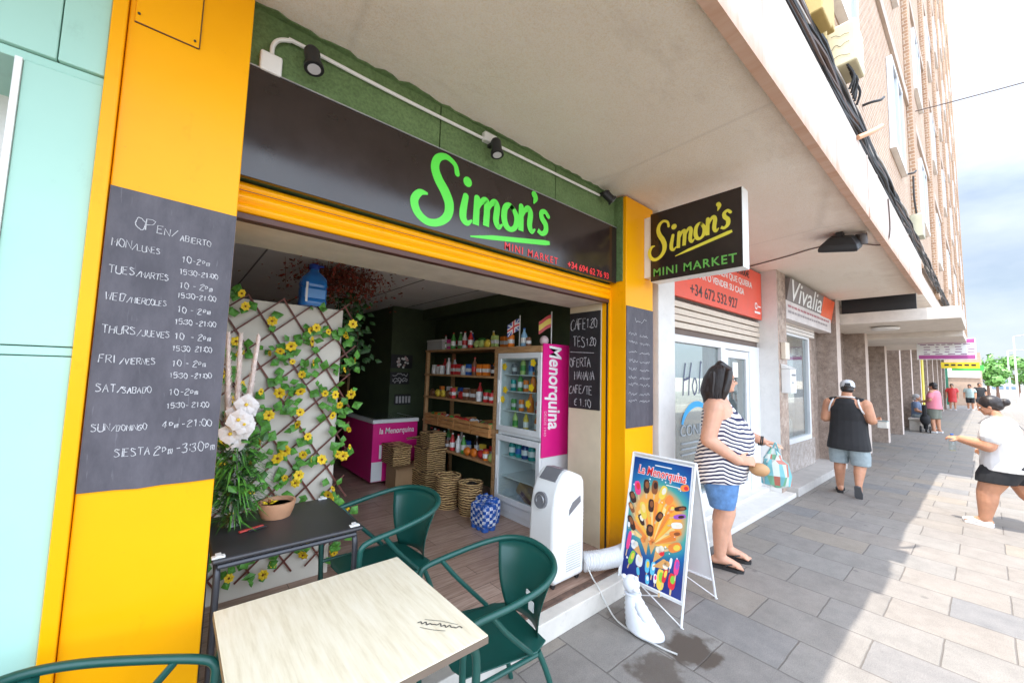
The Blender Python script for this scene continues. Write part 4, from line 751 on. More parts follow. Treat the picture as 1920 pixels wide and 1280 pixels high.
# ------------------------------------------------------------------ tables and chairs
bt = thing('black_table', 'dark grey folding table with a flower pot, just inside the opening', 'table', (.45, 2.15, FL)); zt = .862
mb = MB(); mb.box(.165, .735, 1.885, 2.42, zt - .018, zt); mb.build('tabletop', DKGREY, bt, bevel=.008)
for x in (.185, .705):
    mb = MB(); mb.tube(catmull([(x, 1.905, FL), (x, 1.905, .6), (x, 1.905, .76), (x, 1.92, .815), (x, 1.97, .833), (x, 2.15, .833), (x, 2.34, .833), (x, 2.385, .815), (x, 2.40, .76), (x, 2.40, .6), (x, 2.40, FL)], 5), .0125, 10); mb.build('leg_frame', DKTUBE, bt, smooth=True)
mb = MB(); mb.tube([(.185, 1.905, .828), (.705, 1.905, .828)], .011, 8); mb.build('apron_rail', DKTUBE, bt, smooth=True)
for x, y in ((.185, 1.905), (.70, 1.91), (.69, 2.40)):
    mb = MB(); mb.box(x - .022, x + .022, y - .012, y + .012, zt + .0005, zt + .008); mb.box(x - .01, x + .01, y - .02, y + .02, zt + .0082, zt + .013); mb.build('cloth_clip', WPLAST, bt, bevel=.003)
tb = thing('light_table', 'square pale wood effect cafe table on the pavement in front of the shop', 'table', (.51, 1.4, 0)); zt2 = .74
mb = MB(); mb.box(.17, .848, 1.065, 1.755, zt2 - .005, zt2, 0); mb.bm.faces.ensure_lookup_table()
mb.build('tabletop', LAM, tb, bevel=.0015)
mb = MB(); mb.box(.169, .849, 1.064, 1.756, zt2 - .026, zt2 - .0052); mb.build('edge_band', C_('dark_edge', (.16, .12, .09)), tb)
for y in (1.10, 1.66):
    mb = MB(); mb.tube(catmull([(.19, y, 0), (.19, y, .5), (.19, y, .64), (.205, y, .69), (.25, y, .705), (.51, y, .705), (.77, y, .705), (.815, y, .69), (.83, y, .64), (.83, y, .5), (.83, y, 0)], 5), .0145, 10); mb.build('leg_frame', GRN, tb, smooth=True)
F = frame((.71, 1.20, zt2 + .0003), (-.5, .87, 0), (-.87, -.5, 0)); F = frame((.80, 1.145, zt2 + .0003), (-.45, .55, 0), (-.55, -.45, 0)); mb = MB()
P = [(0.0, .0)]; 
for i in range(18): P.append((.012 + .0085 * i, (.006 if i % 2 else -.003) + random.uniform(-.004, .006)))
ribbon(mb, [(p.x, p.y) for p in catmull([(a, b, 0) for a, b in P], 5)], .0045, F); ribbon(mb, [(.02, -.014), (.08, -.02), (.14, -.016)], .002, F); ribbon(mb, [(.05, .026), (.09, .030), (.14, .027)], .002, F)
mb.build('printed_logo', C_('print_grey', (.10, .09, .08)), tb)
def chair(label):
    t = thing('metal_chair', label, 'chair', (0, 0, 0), 'dark green metal cafe armchairs')
    half = [(-.25, .245, .60), (-.245, .25, .645), (-.20, .254, .668), (-.05, .262, .69), (.10, .25, .715), (.20, .20, .738), (.255, .11, .752), (.27, 0, .757)]
    loop = half + [(x, -y, z) for x, y, z in half[-2::-1]]
    lp_ = catmull(loop, 5); mb = MB(); mb.tube(lp_, .0135, 10, flat=1.0); mb.build('arm_rail', GRN, t, smooth=True)
    top = [p for p in lp_ if p.x > .165 ]; n = len(top); mb = MB(); nz_ = 9; Rw = []
    for k in range(nz_ + 1):
        q = k / nz_; row = []
        for i, p in enumerate(top):
            s = i / (n - 1) * 2 - 1; b = Vector((.165 + .045 * (1 - s * s), -s * .135, .435)); e = q ** .9; pp = Vector(p).lerp(b, e); pp.x -= .02 * math.sin(PI * q); pp.z -= .006 * (1 - q); row.append(pp)
        Rw.append(row)
    V = [[mb.v(p) for p in r] for r in Rw]
    for k in range(nz_):
        for i in range(n - 1): mb.f([V[k][i], V[k][i + 1], V[k + 1][i + 1], V[k + 1][i]])
    o = mb.build('back_panel', GRN, t, smooth='all'); sd = o.modifiers.new('thick', 'SOLIDIFY'); sd.thickness = .004; sd.offset = 0
    mb = MB(); mb.prism([(-.21, -.19, .432), (.12, -.2, .425), (.19, -.165, .43), (.19, .165, .43), (.12, .2, .425), (-.21, .19, .432), (-.235, .12, .428), (-.235, -.12, .428)], (0, 0, .006)); mb.build('seat', GRN, t, bevel=.003)
    for s in (1, -1):
        mb = MB(); mb.tube(catmull([(-.25, s * .245, .61), (-.245, s * .235, .44), (-.235, s * .235, .2), (-.245, s * .245, 0)], 4), .0125, 10); mb.build('leg', GRN, t, smooth=True)
        mb = MB(); mb.tube(catmull([(.13, s * .19, .425), (.18, s * .205, .3), (.27, s * .235, 0)], 4), .0125, 10); mb.build('leg', GRN, t, smooth=True)
        mb = MB(); mb.tube(catmull([(-.14, s * .257, .675), (-.06, s * .24, .58), (.09, s * .195, .43)], 4), .011, 8); mb.build('strut', GRN, t, smooth=True)
        mb = MB(); mb.tube([(-.245, s * .236, .42), (.12, s * .195, .418)], .010, 8); mb.build('side_rail', GRN, t, smooth=True)
    return t
c1 = chair('dark green metal armchair at the right side of the pale square table'); c1.location = (1.165, 1.45, 0); c1.rotation_euler = (0, 0, math.radians(-9))
c2 = dup(c1, (.945, 2.12, FL), math.radians(4), 'dark green metal armchair inside the shop beside the dark folding table')
c3 = dup(c1, (-.15, 1.47, 0), math.radians(158), 'dark green metal armchair at the bottom left in front of the orange pillar')
for z, dy in ((.50, -.05), (.56, -.03)):
    mb = MB(); mb.box(.185, .189, dy - .02, dy + .02, z, z + (.045 if z < .55 else .02)); mb.bm.transform(Matrix.Translation((1.165, 1.45, 0)) @ Matrix.Rotation(math.radians(-9), 4, 'Z')); mb.build('white_sticker', WLET, c1)
# flower pot, vase on the dark table
pt = thing('plant_pot', 'shallow terracotta pot standing on the dark folding table', 'pot', (.44, 2.26, zt)); mb = MB(); mb.lathe([(.062, 0), (.074, .03), (.082, .062), (.082, .075), (.072, .075), (.068, .05)], (.44, 2.26, zt + .001), 28); mb.build('bowl', TERRA, pt, smooth=True)
mb = MB(); mb.lathe([(.0, .055), (.068, .055)], (.44, 2.26, zt + .003), 20); mb.build('soil', BRN, pt)
mb = MB()
for k in range(5): a = 1.25 * k; leaf(mb, (.40 + .012 * math.cos(a), 2.22 + .012 * math.sin(a), zt + .085), (math.cos(a), math.sin(a), .25), (0, 0, 1), .024, 0, 1.1)
mb.ell((.40, 2.22, zt + .09), .008, 1, 8, 5); mb.build('yellow_flower', [PETAL, CORE], pt)
vs = thing('flower_vase', 'tall clear vase of greenery, white orchids and pale plumes on the dark table', 'vase', (.26, 2.27, zt)); mb = MB(); mb.lathe([(.055, 0), (.05, .02), (.04, .2), (.05, .42), (.045, .42), (.035, .2), (.045, .025)], (.26, 2.27, zt + .002), 20); mb.build('vase_glass', GLASS, vs, smooth=True)
mb = MB()
for i in range(420):
    z0 = zt + .02 + random.random() * .36; a = random.random() * 6.28; r0 = random.random() * .05; p = Vector((.26 + r0 * math.cos(a), 2.27 + r0 * math.sin(a), z0)); L_ = random.uniform(.07, .17); d = Vector((math.cos(a), math.sin(a), random.uniform(-.5, .8))).normalized(); q = p + d * L_ * .6; e = q + (d + Vector((0, 0, -.7))) * L_ * .5
    e.z = max(e.z, zt + .012); q.z = max(q.z, zt + .02); w = d.cross(Vector((0, 0, 1))).normalized() * .004; mb.face([p - w, p + w, q + w, q - w], i % 2); mb.face([q - w, q + w, e], i % 2)
for i in range(110): leaf(mb, (.26 + random.gauss(0, .05), 2.25 + random.gauss(0, .05), zt + .06 + random.random() * .36), (random.uniform(-1, 1), random.uniform(-1, .5), random.uniform(-.6, .8)), (0, -.5, 1), random.uniform(.03, .06), random.randint(0, 1))
mb.build('greenery', [LEAF, LEAF2], vs)
ORC = mat('orchid_white', (.66, .63, .62), .6, var=.05)
for i in range(9):
    c = Vector((.243 + random.gauss(0, .022), 2.165 + random.gauss(0, .02), zt + .39 + .17 * (i / 8))); mb = MB()
    for k in range(5): a = k * 1.2566 + random.random(); leaf(mb, c, (math.cos(a), -.25, math.sin(a)), (0, -1, 0), .05, 0, 1.5)
    mb.ell(c + Vector((0, -.008, 0)), .008, 1, 8, 5); mb.build('orchid', [ORC, YLW], vs)
PLUME = mat('pale_plume', (.88, .78, .74), .9, var=.15, scale=40)
for i, (dx, lean) in enumerate(((-.03, -.03), (.0, -.01), (.035, .03))):
    mb = MB()
    for k in range(520): q = k / 520; p = Vector((.25 + dx + lean * q, 2.30, zt + .42 + .46 * q)); a = random.random() * 6.28; d = Vector((math.cos(a) * .6, math.sin(a) * .6, 1)); s = .04 * (1 - q * .5); w = Vector((math.cos(a + 1.6), math.sin(a + 1.6), 0)) * .007; mb.face([p - w, p + w, p + d * s])
    mb.tube([(.26, 2.28, zt + .1), (.25 + dx, 2.30, zt + .42), (.25 + dx + lean, 2.30, zt + .88)], [.004, .011, .006], 6); mb.build('plume', PLUME, vs)
mb = MB(); mt = Matrix.Translation((.32, 2.13, zt + .004)) @ Matrix.Rotation(.3, 4, 'Z'); mb.box(-.05, .05, -.008, .008, 0, .008, 0, mt); mb.box(-.02, .06, -.02, -.008, .0, .006, 1, mt); tag(mb.build('pen', [C_('pen_red', (.5, .05, .04)), BLKM], bevel=.003), 'small red and black pens lying on the dark folding table', 'pen')

# ------------------------------------------------------------------ air conditioner
ac = thing('air_conditioner', 'white portable air conditioner standing at the right of the shop entrance', 'air conditioner', (2.2, 2.02, FL))
prof = [(2.02, 0.035), (2.005, .07), (1.995, .30), (2.0, .50), (2.02, .62), (2.055, .70), (2.10, .755), (2.135, .775), (2.165, .782), (2.27, .742), (2.305, .725), (2.325, .69), (2.33, .60), (2.33, .035)]
mb = MB(); mb.prism([(x, 1.88, FL + z) for x, z in prof], (0, .25, 0)); o = mb.build('housing', WPLAST, ac, bevel=.03)
o.modifiers['bevel'].segments = 4; o.modifiers['bevel'].angle_limit = math.radians(70)
for p in o.data.polygons: p.use_smooth = True
o.data.set_sharp_from_angle(angle=math.radians(40))
def on_front(z): # x of the front profile
    for (a, b), (c, d) in zip(prof, prof[1:]):
        if b <= z <= d and a < 2.17: return a + (c - a) * (z - b) / max(1e-6, d - b)
    return 2.0
mb = MB(); mb.prism([(2.058, 1.93, FL + .708), (2.132, 1.93, FL + .779), (2.132, 2.085, FL + .779), (2.058, 2.085, FL + .708)], (-.004, 0, .005)); mb.prism([(2.135, 1.93, FL + .780), (2.20, 1.94, FL + .774), (2.20, 2.078, FL + .774), (2.135, 2.085, FL + .780)], (0, 0, .004)); mb.build('control_panel', GREYPL, ac)
mb = MB(); mb.cyl((1.991, 2.012, FL + .58), (2.016, 2.012, FL + .575), .056, seg=24); mb.build('round_badge', GREYPL, ac); mb = MB(); mb.tube([(1.990, 2.012 + .036 * math.cos(a), FL + .58 + .036 * math.sin(a)) for a in [2 * PI * j / 24 for j in range(24)]], .0035, 6, closed=True); mb.build('badge_ring', STEEL, ac)
mb = MB(); mb.prism([(2.15, 1.878, FL + .475), (2.155, 1.878, FL + .515), (2.19, 1.878, FL + .56), (2.275, 1.878, FL + .595), (2.28, 1.878, FL + .55)], (0, .004, 0)); mb.build('side_handle', GREYPL, ac)
for k in range(11):
    mb = MB(); mb.box(2.13 + .006 * max(0, 3 - (10 - k)), 2.285, 1.8785, 1.884, FL + .10 + .016 * k, FL + .107 + .016 * k); mb.build('vent_louvre', mat('louvre_grey', (.50, .50, .48), .5), ac)
for x in (2.04, 2.29):
    mb = MB(); mb.cyl((x, 1.91, FL + .018), (x, 1.93, FL + .018), .017); mb.build('castor', BLKM, ac)
def corr(pts, r, n=60, amp=.006):
    q = catmull(pts, max(2, n // (len(pts) - 1))); m = len(q); return q, [r + (amp if i % 2 else -amp) for i in range(m)]
q, rr = corr([(2.32, 2.03, .66), (2.37, 2.05, .70), (2.42, 2.06, .66), (2.44, 2.06, .52), (2.42, 2.05, .38), (2.37, 2.03, .30)], .058); mb = MB(); mb.tube(q, rr, 18); mb.build('exhaust_hose', WPLAST, ac, smooth=True)
q, rr = corr([(2.34, 1.90, .235), (2.46, 1.84, .235), (2.60, 1.80, .235), (2.74, 1.80, .23)], .064, 44); mb = MB(); mb.tube(q, rr, 18); mb.build('exhaust_hose', mat('grey_white_hose', (.68, .68, .69), .5), ac, smooth=True)
mb = MB(); mb.tube(catmull([(2.36, 1.87, .26), (2.36, 1.80, .17), (2.33, 1.72, .138), (2.32, 1.66, .08), (2.31, 1.56, .012), (2.29, 1.40, .010), (2.30, 1.25, .010), (2.32, 1.16, .010)], 8), .0055, 8); tag(mb.build('drain_hose', mat('translucent_hose', (.52, .51, .48), .3), smooth=True), 'thin grey drain hose running over the step onto the wet pavement', 'hose')
ac.location.x += .04; ac.location.y -= .0
# ------------------------------------------------------------------ A-frame poster
af = thing('a_frame_sign', 'white A-frame stand with a colourful ice cream poster on the pavement', 'sign', (2.83, 1.5, 0))
yL, yR = 1.745, 1.275; B0, T0 = Vector((2.62, 0, .12)), Vector((2.805, 0, .985)); UP = (T0 - B0).normalized(); NF = Vector((-UP.z, 0, UP.x))
def pp(u, v, d=0.): q = B0 + (T0 - B0) * v + NF * d; return Vector((q.x, yL + (yR - yL) * u, q.z))
mb = MB(); mb.prism([pp(0, 0), pp(1, 0), pp(1, 1), pp(0, 1)], -NF * .006); mb.build('front_board', WPLAST, af)
mb = MB(); mb.prism([pp(.025, .02, .001), pp(.975, .02, .001), pp(.975, .985, .001), pp(.025, .985, .001)], NF * .002); po = mb.build('poster', poster_mat(), af)
WT = mat('white_steel_tube', (.78, .78, .78), .3, var=.03)
def legs(top, bot, y0, y1, nm):
    mb = MB(); t, b = Vector(top), Vector(bot)
    for y in (y0, y1): mb.tube([(t.x, y, t.z), (b.x, y, b.z)], .008, 8)
    for v in (1, .14):
        q = b.lerp(t, v); mb.tube([(q.x, y0, q.z), (q.x, y1, q.z)], .007, 8)
    return mb.build(nm, WT, af, smooth=True)
legs((2.812, 0, 1.0), (2.588, 0, 0), yL + .008, yR - .008, 'front_frame'); legs((2.822, 0, 1.0), (3.12, 0, 0), yL + .008, yR - .008, 'rear_frame')
for (a, b) in (((2.62, 1.56, .12), (2.585, 1.25, .0)), ((2.62, 1.42, .12), (2.588, 1.755, .0))):
    mb = MB(); mb.tube([a, b], .004, 6); mb.build('brace', WT, af)
mb = MB(); mb.tube([(3.08, 1.6, .13), (3.11, 1.25, .01)], .004, 6); mb.build('brace', WT, af)
mb = MB(); mb.prism([(2.83, yL, .985), (2.83, yR, .985), (3.085, yR, .13), (3.085, yL, .13)], (.006, 0, .002)); mb.build('rear_board', mat('dull_white_board', (.70, .70, .69), .5, var=.06), af)
mb = MB(); mb.box(2.9, 2.97, 1.45, 1.62, .002, .10); tag(mb.build('pink_box', PINK, bevel=.006), 'small magenta box on the pavement under the A-frame sign', 'box')
FP_ = frame(pp(0, 0, .0035), (0, -1, 0), UP); PW, PH = yL - yR, (T0 - B0).length
PCOL = [C_('ice_pink', (.85, .06, .25)), C_('ice_choc', (.045, .014, .01)), C_('ice_brown', (.28, .09, .03)), C_('ice_yellow', (.85, .62, .08)), C_('ice_orange', (.85, .25, .05)), C_('ice_red', (.75, .03, .04)), C_('ice_cream', (.85, .78, .62)), C_('ice_green', (.25, .6, .05)), C_('ice_sky', (.12, .55, .8)), C_('cone_tan', (.75, .38, .12)), C_('ice_white', (.85, .85, .85)), C_('stick_wood', (.72, .5, .26)), C_('ice_violet', (.35, .1, .5)), C_('glow_amber', (.9, .5, .06)), C_('glow_pale', (.9, .66, .25))]
mb = MB()
for k in range(15):
    a = .15 + k * (2.84 / 14); a0, a1 = a - .07, a + .07; c = (.48 * PW, .33 * PH); r = .33 * PH
    Q = [(c[0], c[1]), (c[0] + r * math.cos(a0) * .6, c[1] + r * math.sin(a0)), (c[0] + r * math.cos(a1) * .6, c[1] + r * math.sin(a1))]; mb.face([FP_ @ Vector((x, y, .0002)) for x, y in Q], (13, 4, 14)[k % 3])
zc = [0.0006]
def pop(u, v, ang, L, w, c, c2=None, stick=True):
    x, y = u * PW, v * PH; zc[0] += .00006; z = zc[0]; ca, sa = math.cos(ang), math.sin(ang)
    def q(a, b): return (x + a * ca - b * sa, y + a * sa + b * ca)
    if stick: ribbon(mb, [q(0, -L * .5), q(0, -L * .85)], w * .25, FP_, z, 11)
    out = []
    for i in range(14):
        t = 2 * PI * i / 14; a = w / 2 * (abs(math.cos(t)) ** .6) * (1 if math.cos(t) > 0 else -1); b = L / 2 * (abs(math.sin(t)) ** .75) * (1 if math.sin(t) > 0 else -1); out.append(q(a, b))
    mb.face([FP_ @ Vector((p[0], p[1], z)) for p in out], c)
    if c2 is not None: dot(mb, q(w * .08, L * .12), w * .32, FP_, z + .00003, c2, L * .26, 10, ang)
def cone(u, v, ang, L, w, c, c2):
    x, y = u * PW, v * PH; zc[0] += .00006; z = zc[0]; ca, sa = math.cos(ang), math.sin(ang)
    def q(a, b): return (x + a * ca - b * sa, y + a * sa + b * ca)
    mb.face([FP_ @ Vector((p[0], p[1], z)) for p in (q(-w / 2, 0), q(0, -L * .65), q(w / 2, 0))], 9)
    for (a, b, r, cc) in ((-w * .22, .25 * w, w * .36, c), (w * .22, .25 * w, w * .36, c2), (0, .6 * w, w * .34, c)): dot(mb, q(a, b), r, FP_, z + .00003, cc, seg=12)
for a in ((.14, .73, .25, .1, .05, 0, 5), (.29, .76, .1, .1, .05, 1, 2), (.43, .77, 0, .1, .05, 2, 1), (.57, .745, -.3, .1, .05, 3, 6), (.68, .70, -.5, .07, .05, 4, None), (.90, .82, -1.2, .06, .045, 4, 5), (.07, .645, .5, .085, .05, 1, 2), (.40, .62, .05, .09, .045, 1, 2), (.55, .555, -.5, .075, .045, 1, 2), (.27, .49, .6, .08, .045, 1, 6), (.10, .44, .55, .11, .045, 1, 2), (.07, .56, .6, .08, .035, 2, 9), (.28, .565, .3, .12, .05, 3, 14), (.42, .43, 0, .08, .055, 1, 2), (.73, .64, -.6, .06, .04, 4, 3), (.86, .66, -1.2, .09, .03, 1, 2), (.86, .60, -1.2, .09, .03, 12, 1), (.83, .53, -1.3, .08, .04, 10, 6), (.82, .47, -1.2, .09, .035, 4, 2), (.83, .37, -1.0, .10, .055, 4, 3), (.09, .30, -.1, .13, .03, 0, None), (.17, .18, -.3, .10, .038, 7, 3), (.30, .18, 0, .08, .055, 10, 6), (.44, .165, 0, .09, .035, 8, 3), (.53, .165, -.1, .09, .035, 8, 10), (.66, .11, 0, .13, .055, 3, 7), (.72, .15, -.2, .10, .03, 5, 3), (.83, .13, -.05, .10, .05, 5, 7), (.88, .24, -.05, .10, .035, 0, 12), (.46, .07, .1, .06, .03, 8, 10), (.06, .42, .1, .035, .02, 10, None), (.58, .10, 0, .06, .025, 10, 0), (.30, .10, .2, .05, .025, 8, None), (.79, .25, -.1, .07, .02, 10, None)): pop(*a)
for a in ((.36, .33, .25, .13, .055, 4, 9), (.22, .27, .8, .13, .055, 10, 6), (.60, .29, -.45, .13, .06, 6, 5), (.68, .22, -1.1, .13, .055, 9, 6), (.48, .33, 0, .10, .045, 4, 9)): cone(*a)
for i in range(26): dot(mb, (random.uniform(.05, .95) * PW, random.uniform(.12, .85) * PH), random.uniform(.004, .008), FP_, .0005, 10, seg=8)
mb.build('printed_ices', PCOL, po)
F = frame(pp(.115, .855, .005), (0, -1, 0), UP); type_obj('logo_outline', 'La Menorquina', .088, F, WLET, po, bold=.06, shear=.15, xs=.70); F = frame(pp(.115, .855, .0075), (0, -1, 0), UP); type_obj('logo_lettering', 'La Menorquina', .088, F, REDL, po, bold=.008, shear=.15, xs=.70)
F = frame(pp(.40, .945, .005), (0, -1, 0), UP); mb = MB(); ribbon(mb, [(0, 0), (.13, 0)], .008, F); ribbon(mb, [(.1, -.12), (.2, -.12)], .006, F); mb.build('small_print', WLET, po)
# white animal figure holding the hose down
wf = thing('duck_figure', 'white moulded duck shaped figure with a hollow painted in shade grey in front of the A-frame sign', 'figure', (2.38, 1.47, 0))
mb = MB(); Rr = []
for q in range(15):
    s = q / 14; cx_, cz = 2.355 + .0 * s, 0.012 + .215 * s; wy = .10 * (1 - s) ** .9 + .045; wx = .062 * (1 - s) ** .8 + .043; oy = -.105 * (1 - s) ** 1.25; am = .0035 * (1 if q % 2 else -1)
    Rr.append([Vector((cx_ + (wx + am) * math.cos(a), 1.475 + oy + (wy + am) * math.sin(a), cz)) for a in [2 * PI * j / 24 for j in range(24)]])
mb.rings(Rr); mb.build('body', mat('white_porcelain', (.78, .80, .84), .3, var=.03), wf, smooth='all')
WPOR = bpy.data.materials['white_porcelain']
mb = MB(); mb.ell((2.352, 1.487, .285), (.062, .062, .06), 0, 18, 12); mb.ell((2.33, 1.435, .272), (.028, .032, .022), 0); mb.ell((2.33, 1.535, .325), .018, 0); mb.ell((2.35, 1.445, .335), .018, 0); mb.build('head', WPOR, wf, smooth='all')
mb = MB(); mb.ell((2.325, 1.385, .135), (.036, .030, .085), 0, 16, 8, Matrix.Rotation(-.75, 3, 'X')); mb.build('hollow', mat('painted_shade_plastic', (.55, .57, .62), .5), wf, smooth='all')  # solid bulge; its grey colour paints the shade of a hollow
mb = MB(); mb.tube([(2.36 + .052 * math.cos(a), 1.478 + .055 * math.sin(a), .225) for a in [2 * PI * j / 20 for j in range(20)]], .009, 8, closed=True); mb.build('collar', WPOR, wf, smooth='all')



wf.scale = (.86, .86, .9)
# ------------------------------------------------------------------ neighbouring estate agent shop
ns = thing('neighbour_shop', 'white estate agent shop front with glass door next to the orange pillar', 'shop front', (5, 2.1, 0), street=True)
mb = MB(); mb.box(3.72, 6.418, 2.2, 2.4, 2.45, ZS - .003); mb.build('lintel_wall', PALE, ns, street=True)
mb = MB()
for k in range(4): mb.box(3.722, 6.416, 2.10 - .012 * (k % 2), 2.198, 2.135 + .075 * k, 2.135 + .075 * k + .06, 0)
mb.box(3.722, 6.416, 2.13, 2.198, 2.06, 2.445, 1); mb.build('shutter_box', [mat('cream_shutter', (.66, .57, .47), .5, var=.05, dirt=.15), mat('shutter_gap', (.15, .11, .09), .7)], ns, street=True)
mb = MB()
for a in ((3.72, 3.80, 0, 2.06), (5.13, 5.26, 0, 2.06), (6.05, 6.42, .0, 2.06)): mb.box(a[0], a[1], 2.10, 2.2, a[2] + .1, a[3])
mb.box(3.80, 5.13, 2.10, 2.2, 1.98, 2.06); mb.box(3.80, 5.13, 2.10, 2.2, .1, .30); mb.box(5.26, 6.05, 2.10, 2.2, 1.98, 2.06); mb.box(3.801, 3.83, 2.10, 2.2, .30, 1.98); mb.build('frame', ALU, ns, street=True, bevel=.004)
mb = MB(); mb.box(3.83, 5.13, 2.14, 2.15, .30, 1.98); mb.build('window_glass', SHOPGLASS, ns, street=True)
mb = MB(); mb.box(5.27, 5.36, 2.11, 2.17, .1, 1.97); mb.box(5.95, 6.04, 2.11, 2.17, .1, 1.97); mb.box(5.36, 5.95, 2.11, 2.17, .1, .24); mb.box(5.36, 5.95, 2.11, 2.17, 1.87, 1.97); dr = mb.build('door', ALU, ns, street=True, bevel=.004)
mb = MB(); mb.box(5.36, 5.95, 2.135, 2.142, .24, 1.87); mb.build('door_glass', SHOPGLASS, dr, street=True)
mb = MB(); mb.box(5.55, 5.72, 2.131, 2.1345, 1.62, 1.82); mb.build('white_notice', WLET, dr, street=True)
mb = MB(); mb.cyl((5.31, 2.06, .95), (5.31, 2.06, 1.2), .012); mb.build('door_handle', STEEL, dr, street=True, smooth=True)
mb = MB(); mb.box(3.33, 6.6, 1.74, 2.3, 0, .055); mb.box(3.72, 6.40, 2.0, 2.3, .055, .1); mb.build('stone_step', mat('pale_stone_sill', (.68, .65, .60), .6, var=.06, dirt=.15), ns, street=True, bevel=.006)
mb = MB(); mb.box(3.73, 6.4, 5.0, 5.1, .1, 2.4, 0); mb.box(3.73, 6.4, 2.25, 5.0, .08, .1, 1); mb.box(4.0, 4.9, 3.0, 3.5, .1, .85, 2); mb.box(5.0, 6.3, 4.6, 4.98, .1, 1.2, 2); mb.build('interior', [mat('office_wall', (.45, .47, .46), .8), mat('office_floor', (.3, .28, .26), .5), WHITE], ns, street=True)
F = STREET @ frame((4.22, 2.136, 1.40), (1, 0, 0), (0, 0, 1)); mb = MB()
INKN = C_('navy_vinyl', (.05, .06, .12))
for st in ([(0, 0), (.02, .2), (.06, .36)], [(.13, 0), (.15, .2), (.2, .37)], [(.02, .17), (.16, .2)], [(.27, .2), (.22, .1), (.27, .01), (.33, .1), (.29, .2)], [(.38, .02), (.42, .36), (.45, .37)], [(.52, .18), (.47, .1), (.51, .01), (.56, .1), (.57, .19), (.58, .02)]): ribbon(mb, [(p.x, p.y) for p in catmull([(a, b, 0) for a, b in st], 5)], .026, F)
mb.build('script_decal', INKN, ns)
F = STREET @ frame((4.55, 2.136, 1.02), (1, 0, 0), (0, 0, 1)); mb = MB(); ribbon(mb, [(.36 * math.cos(a), .28 * math.sin(a)) for a in [2.9 - .13 * j for j in range(17)]], [.04 + .03 * math.sin(j / 16 * PI) for j in range(17)], F); mb.build('blue_arc_decal', C_('cyan_vinyl', (.02, .30, .60)), ns)
type_obj('decal_lettering', 'CONF', .17, STREET @ frame((4.15, 2.136, .96), (1, 0, 0), (0, 0, 1)), C_('grey_vinyl', (.30, .33, .36)), ns, xs=1.1)
F = STREET @ frame((4.18, 2.136, .88), (1, 0, 0), (0, 0, 1)); mb = MB()
for k in range(3): ribbon(mb, [(0, -.06 * k), (.45 - .1 * (k % 2), -.06 * k)], .018, F)
mb.build('small_print_decal', C_('grey_vinyl', (0, 0, 0)), ns)
rs = thing('estate_sign', 'red estate agent sign with phone number above the white shop front', 'sign', (5, 2.06, 2.46), street=True)
mb = MB(); mb.box(3.74, 6.40, 2.05, 2.09, 2.46, 3.14); mb.build('board', REDSIGN, rs, street=True, bevel=.003)
def stype(nm, t, size, s0, t0, z, m, par, **kw): return type_obj(nm, t, size, STREET @ frame((s0, t0, z), (1, 0, 0), (0, 0, 1)), m, par, **kw)
stype('phone_lettering', '+34 672 532 927', .185, 4.22, 2.049, 2.52, C_('sign_black', (.03, .02, .02)), rs, bold=.006, xs=1.02)
stype('white_lettering', 'COMPRAR O VENDER SU CASA', .115, 4.05, 2.049, 2.735, WLET, rs, bold=.01, xs=1.05); stype('white_lettering', 'A ALGUIEN QUE QUIERA', .115, 4.55, 2.049, 2.87, WLET, rs, bold=.01, xs=1.15)
stype('black_lettering', 'MAS 1.000.000€', .135, 4.9, 2.049, 3.0, C_('sign_black', (0, 0, 0)), rs, bold=.008, xs=1.15)
F = STREET @ frame((6.12, 2.049, 2.55), (1, 0, 0), (0, 0, 1)); mb = MB(); dot(mb, (.06, .09), .05, F); dot(mb, (.06, .09), .03, F, .002, 1); ribbon(mb, [(0, .0), (.22, .0)], .03, F); ribbon(mb, [(.13, .09), (.24, .09)], .02, F); mb.build('small_logo', [WLET, REDSIGN], rs)
# second neighbour: granite clad shop with the tilted grey sign
n2 = thing('window_shop', 'granite clad shop front with one white framed display window', 'shop front', (8, 2.1, 0), street=True)
mb = MB(); mb.box(6.80, 8.95, 2.05, 2.3, .12, .58); GG = marble_mat('grey_granite', '#b3a9a2', '#cdc4bd', '#93877f'); mb.build('granite_panel', GG, n2, street=True); mb = MB(); mb.box(6.80, 8.95, 2.05, 2.3, 2.42, ZS - .004); mb.build('granite_panel', GG, n2, street=True)
mb = MB()
for a in ((6.80, 7.25, .58, 2.42), (8.72, 8.95, .58, 2.42)): mb.box(a[0], a[1], 2.06, 2.2, a[2], a[3], 0)
mb.box(7.25, 7.33, 2.04, 2.12, .58, 2.42, 1); mb.box(8.64, 8.72, 2.04, 2.12, .58, 2.42, 1); mb.box(7.33, 8.64, 2.04, 2.12, .58, .66, 1); mb.box(7.33, 8.64, 2.04, 2.12, 2.34, 2.42, 1); mb.build('window_frame', [GRANITE, ALU], n2, street=True)
mb = MB(); mb.box(7.33, 8.64, 2.08, 2.09, .66, 2.34); mb.build('window_glass', SHOPGLASS, n2, street=True)
mb = MB(); mb.box(7.25, 8.7, 3.2, 3.3, .5, 2.5, 0); mb.box(7.4, 8.6, 2.3, 3.0, .5, .9, 1)
for k in range(6): mb.box(7.5 + .4 * (k % 3), 7.72 + .4 * (k % 3), 3.17, 3.198, 1.2 + .55 * (k // 3), 1.55 + .55 * (k // 3), 1)
mb.build('display', [mat('display_wall', (.28, .29, .30), .8), WHITE], n2, street=True)
mb = MB(); mb.box(6.62, 9.6, 1.72, 2.3, 0, .115); mb.build('base_step', mat('grey_stone_step', (.46, .43, .40), .7, var=.1, dirt=.2), n2, street=True, bevel=.006)
mb = MB()
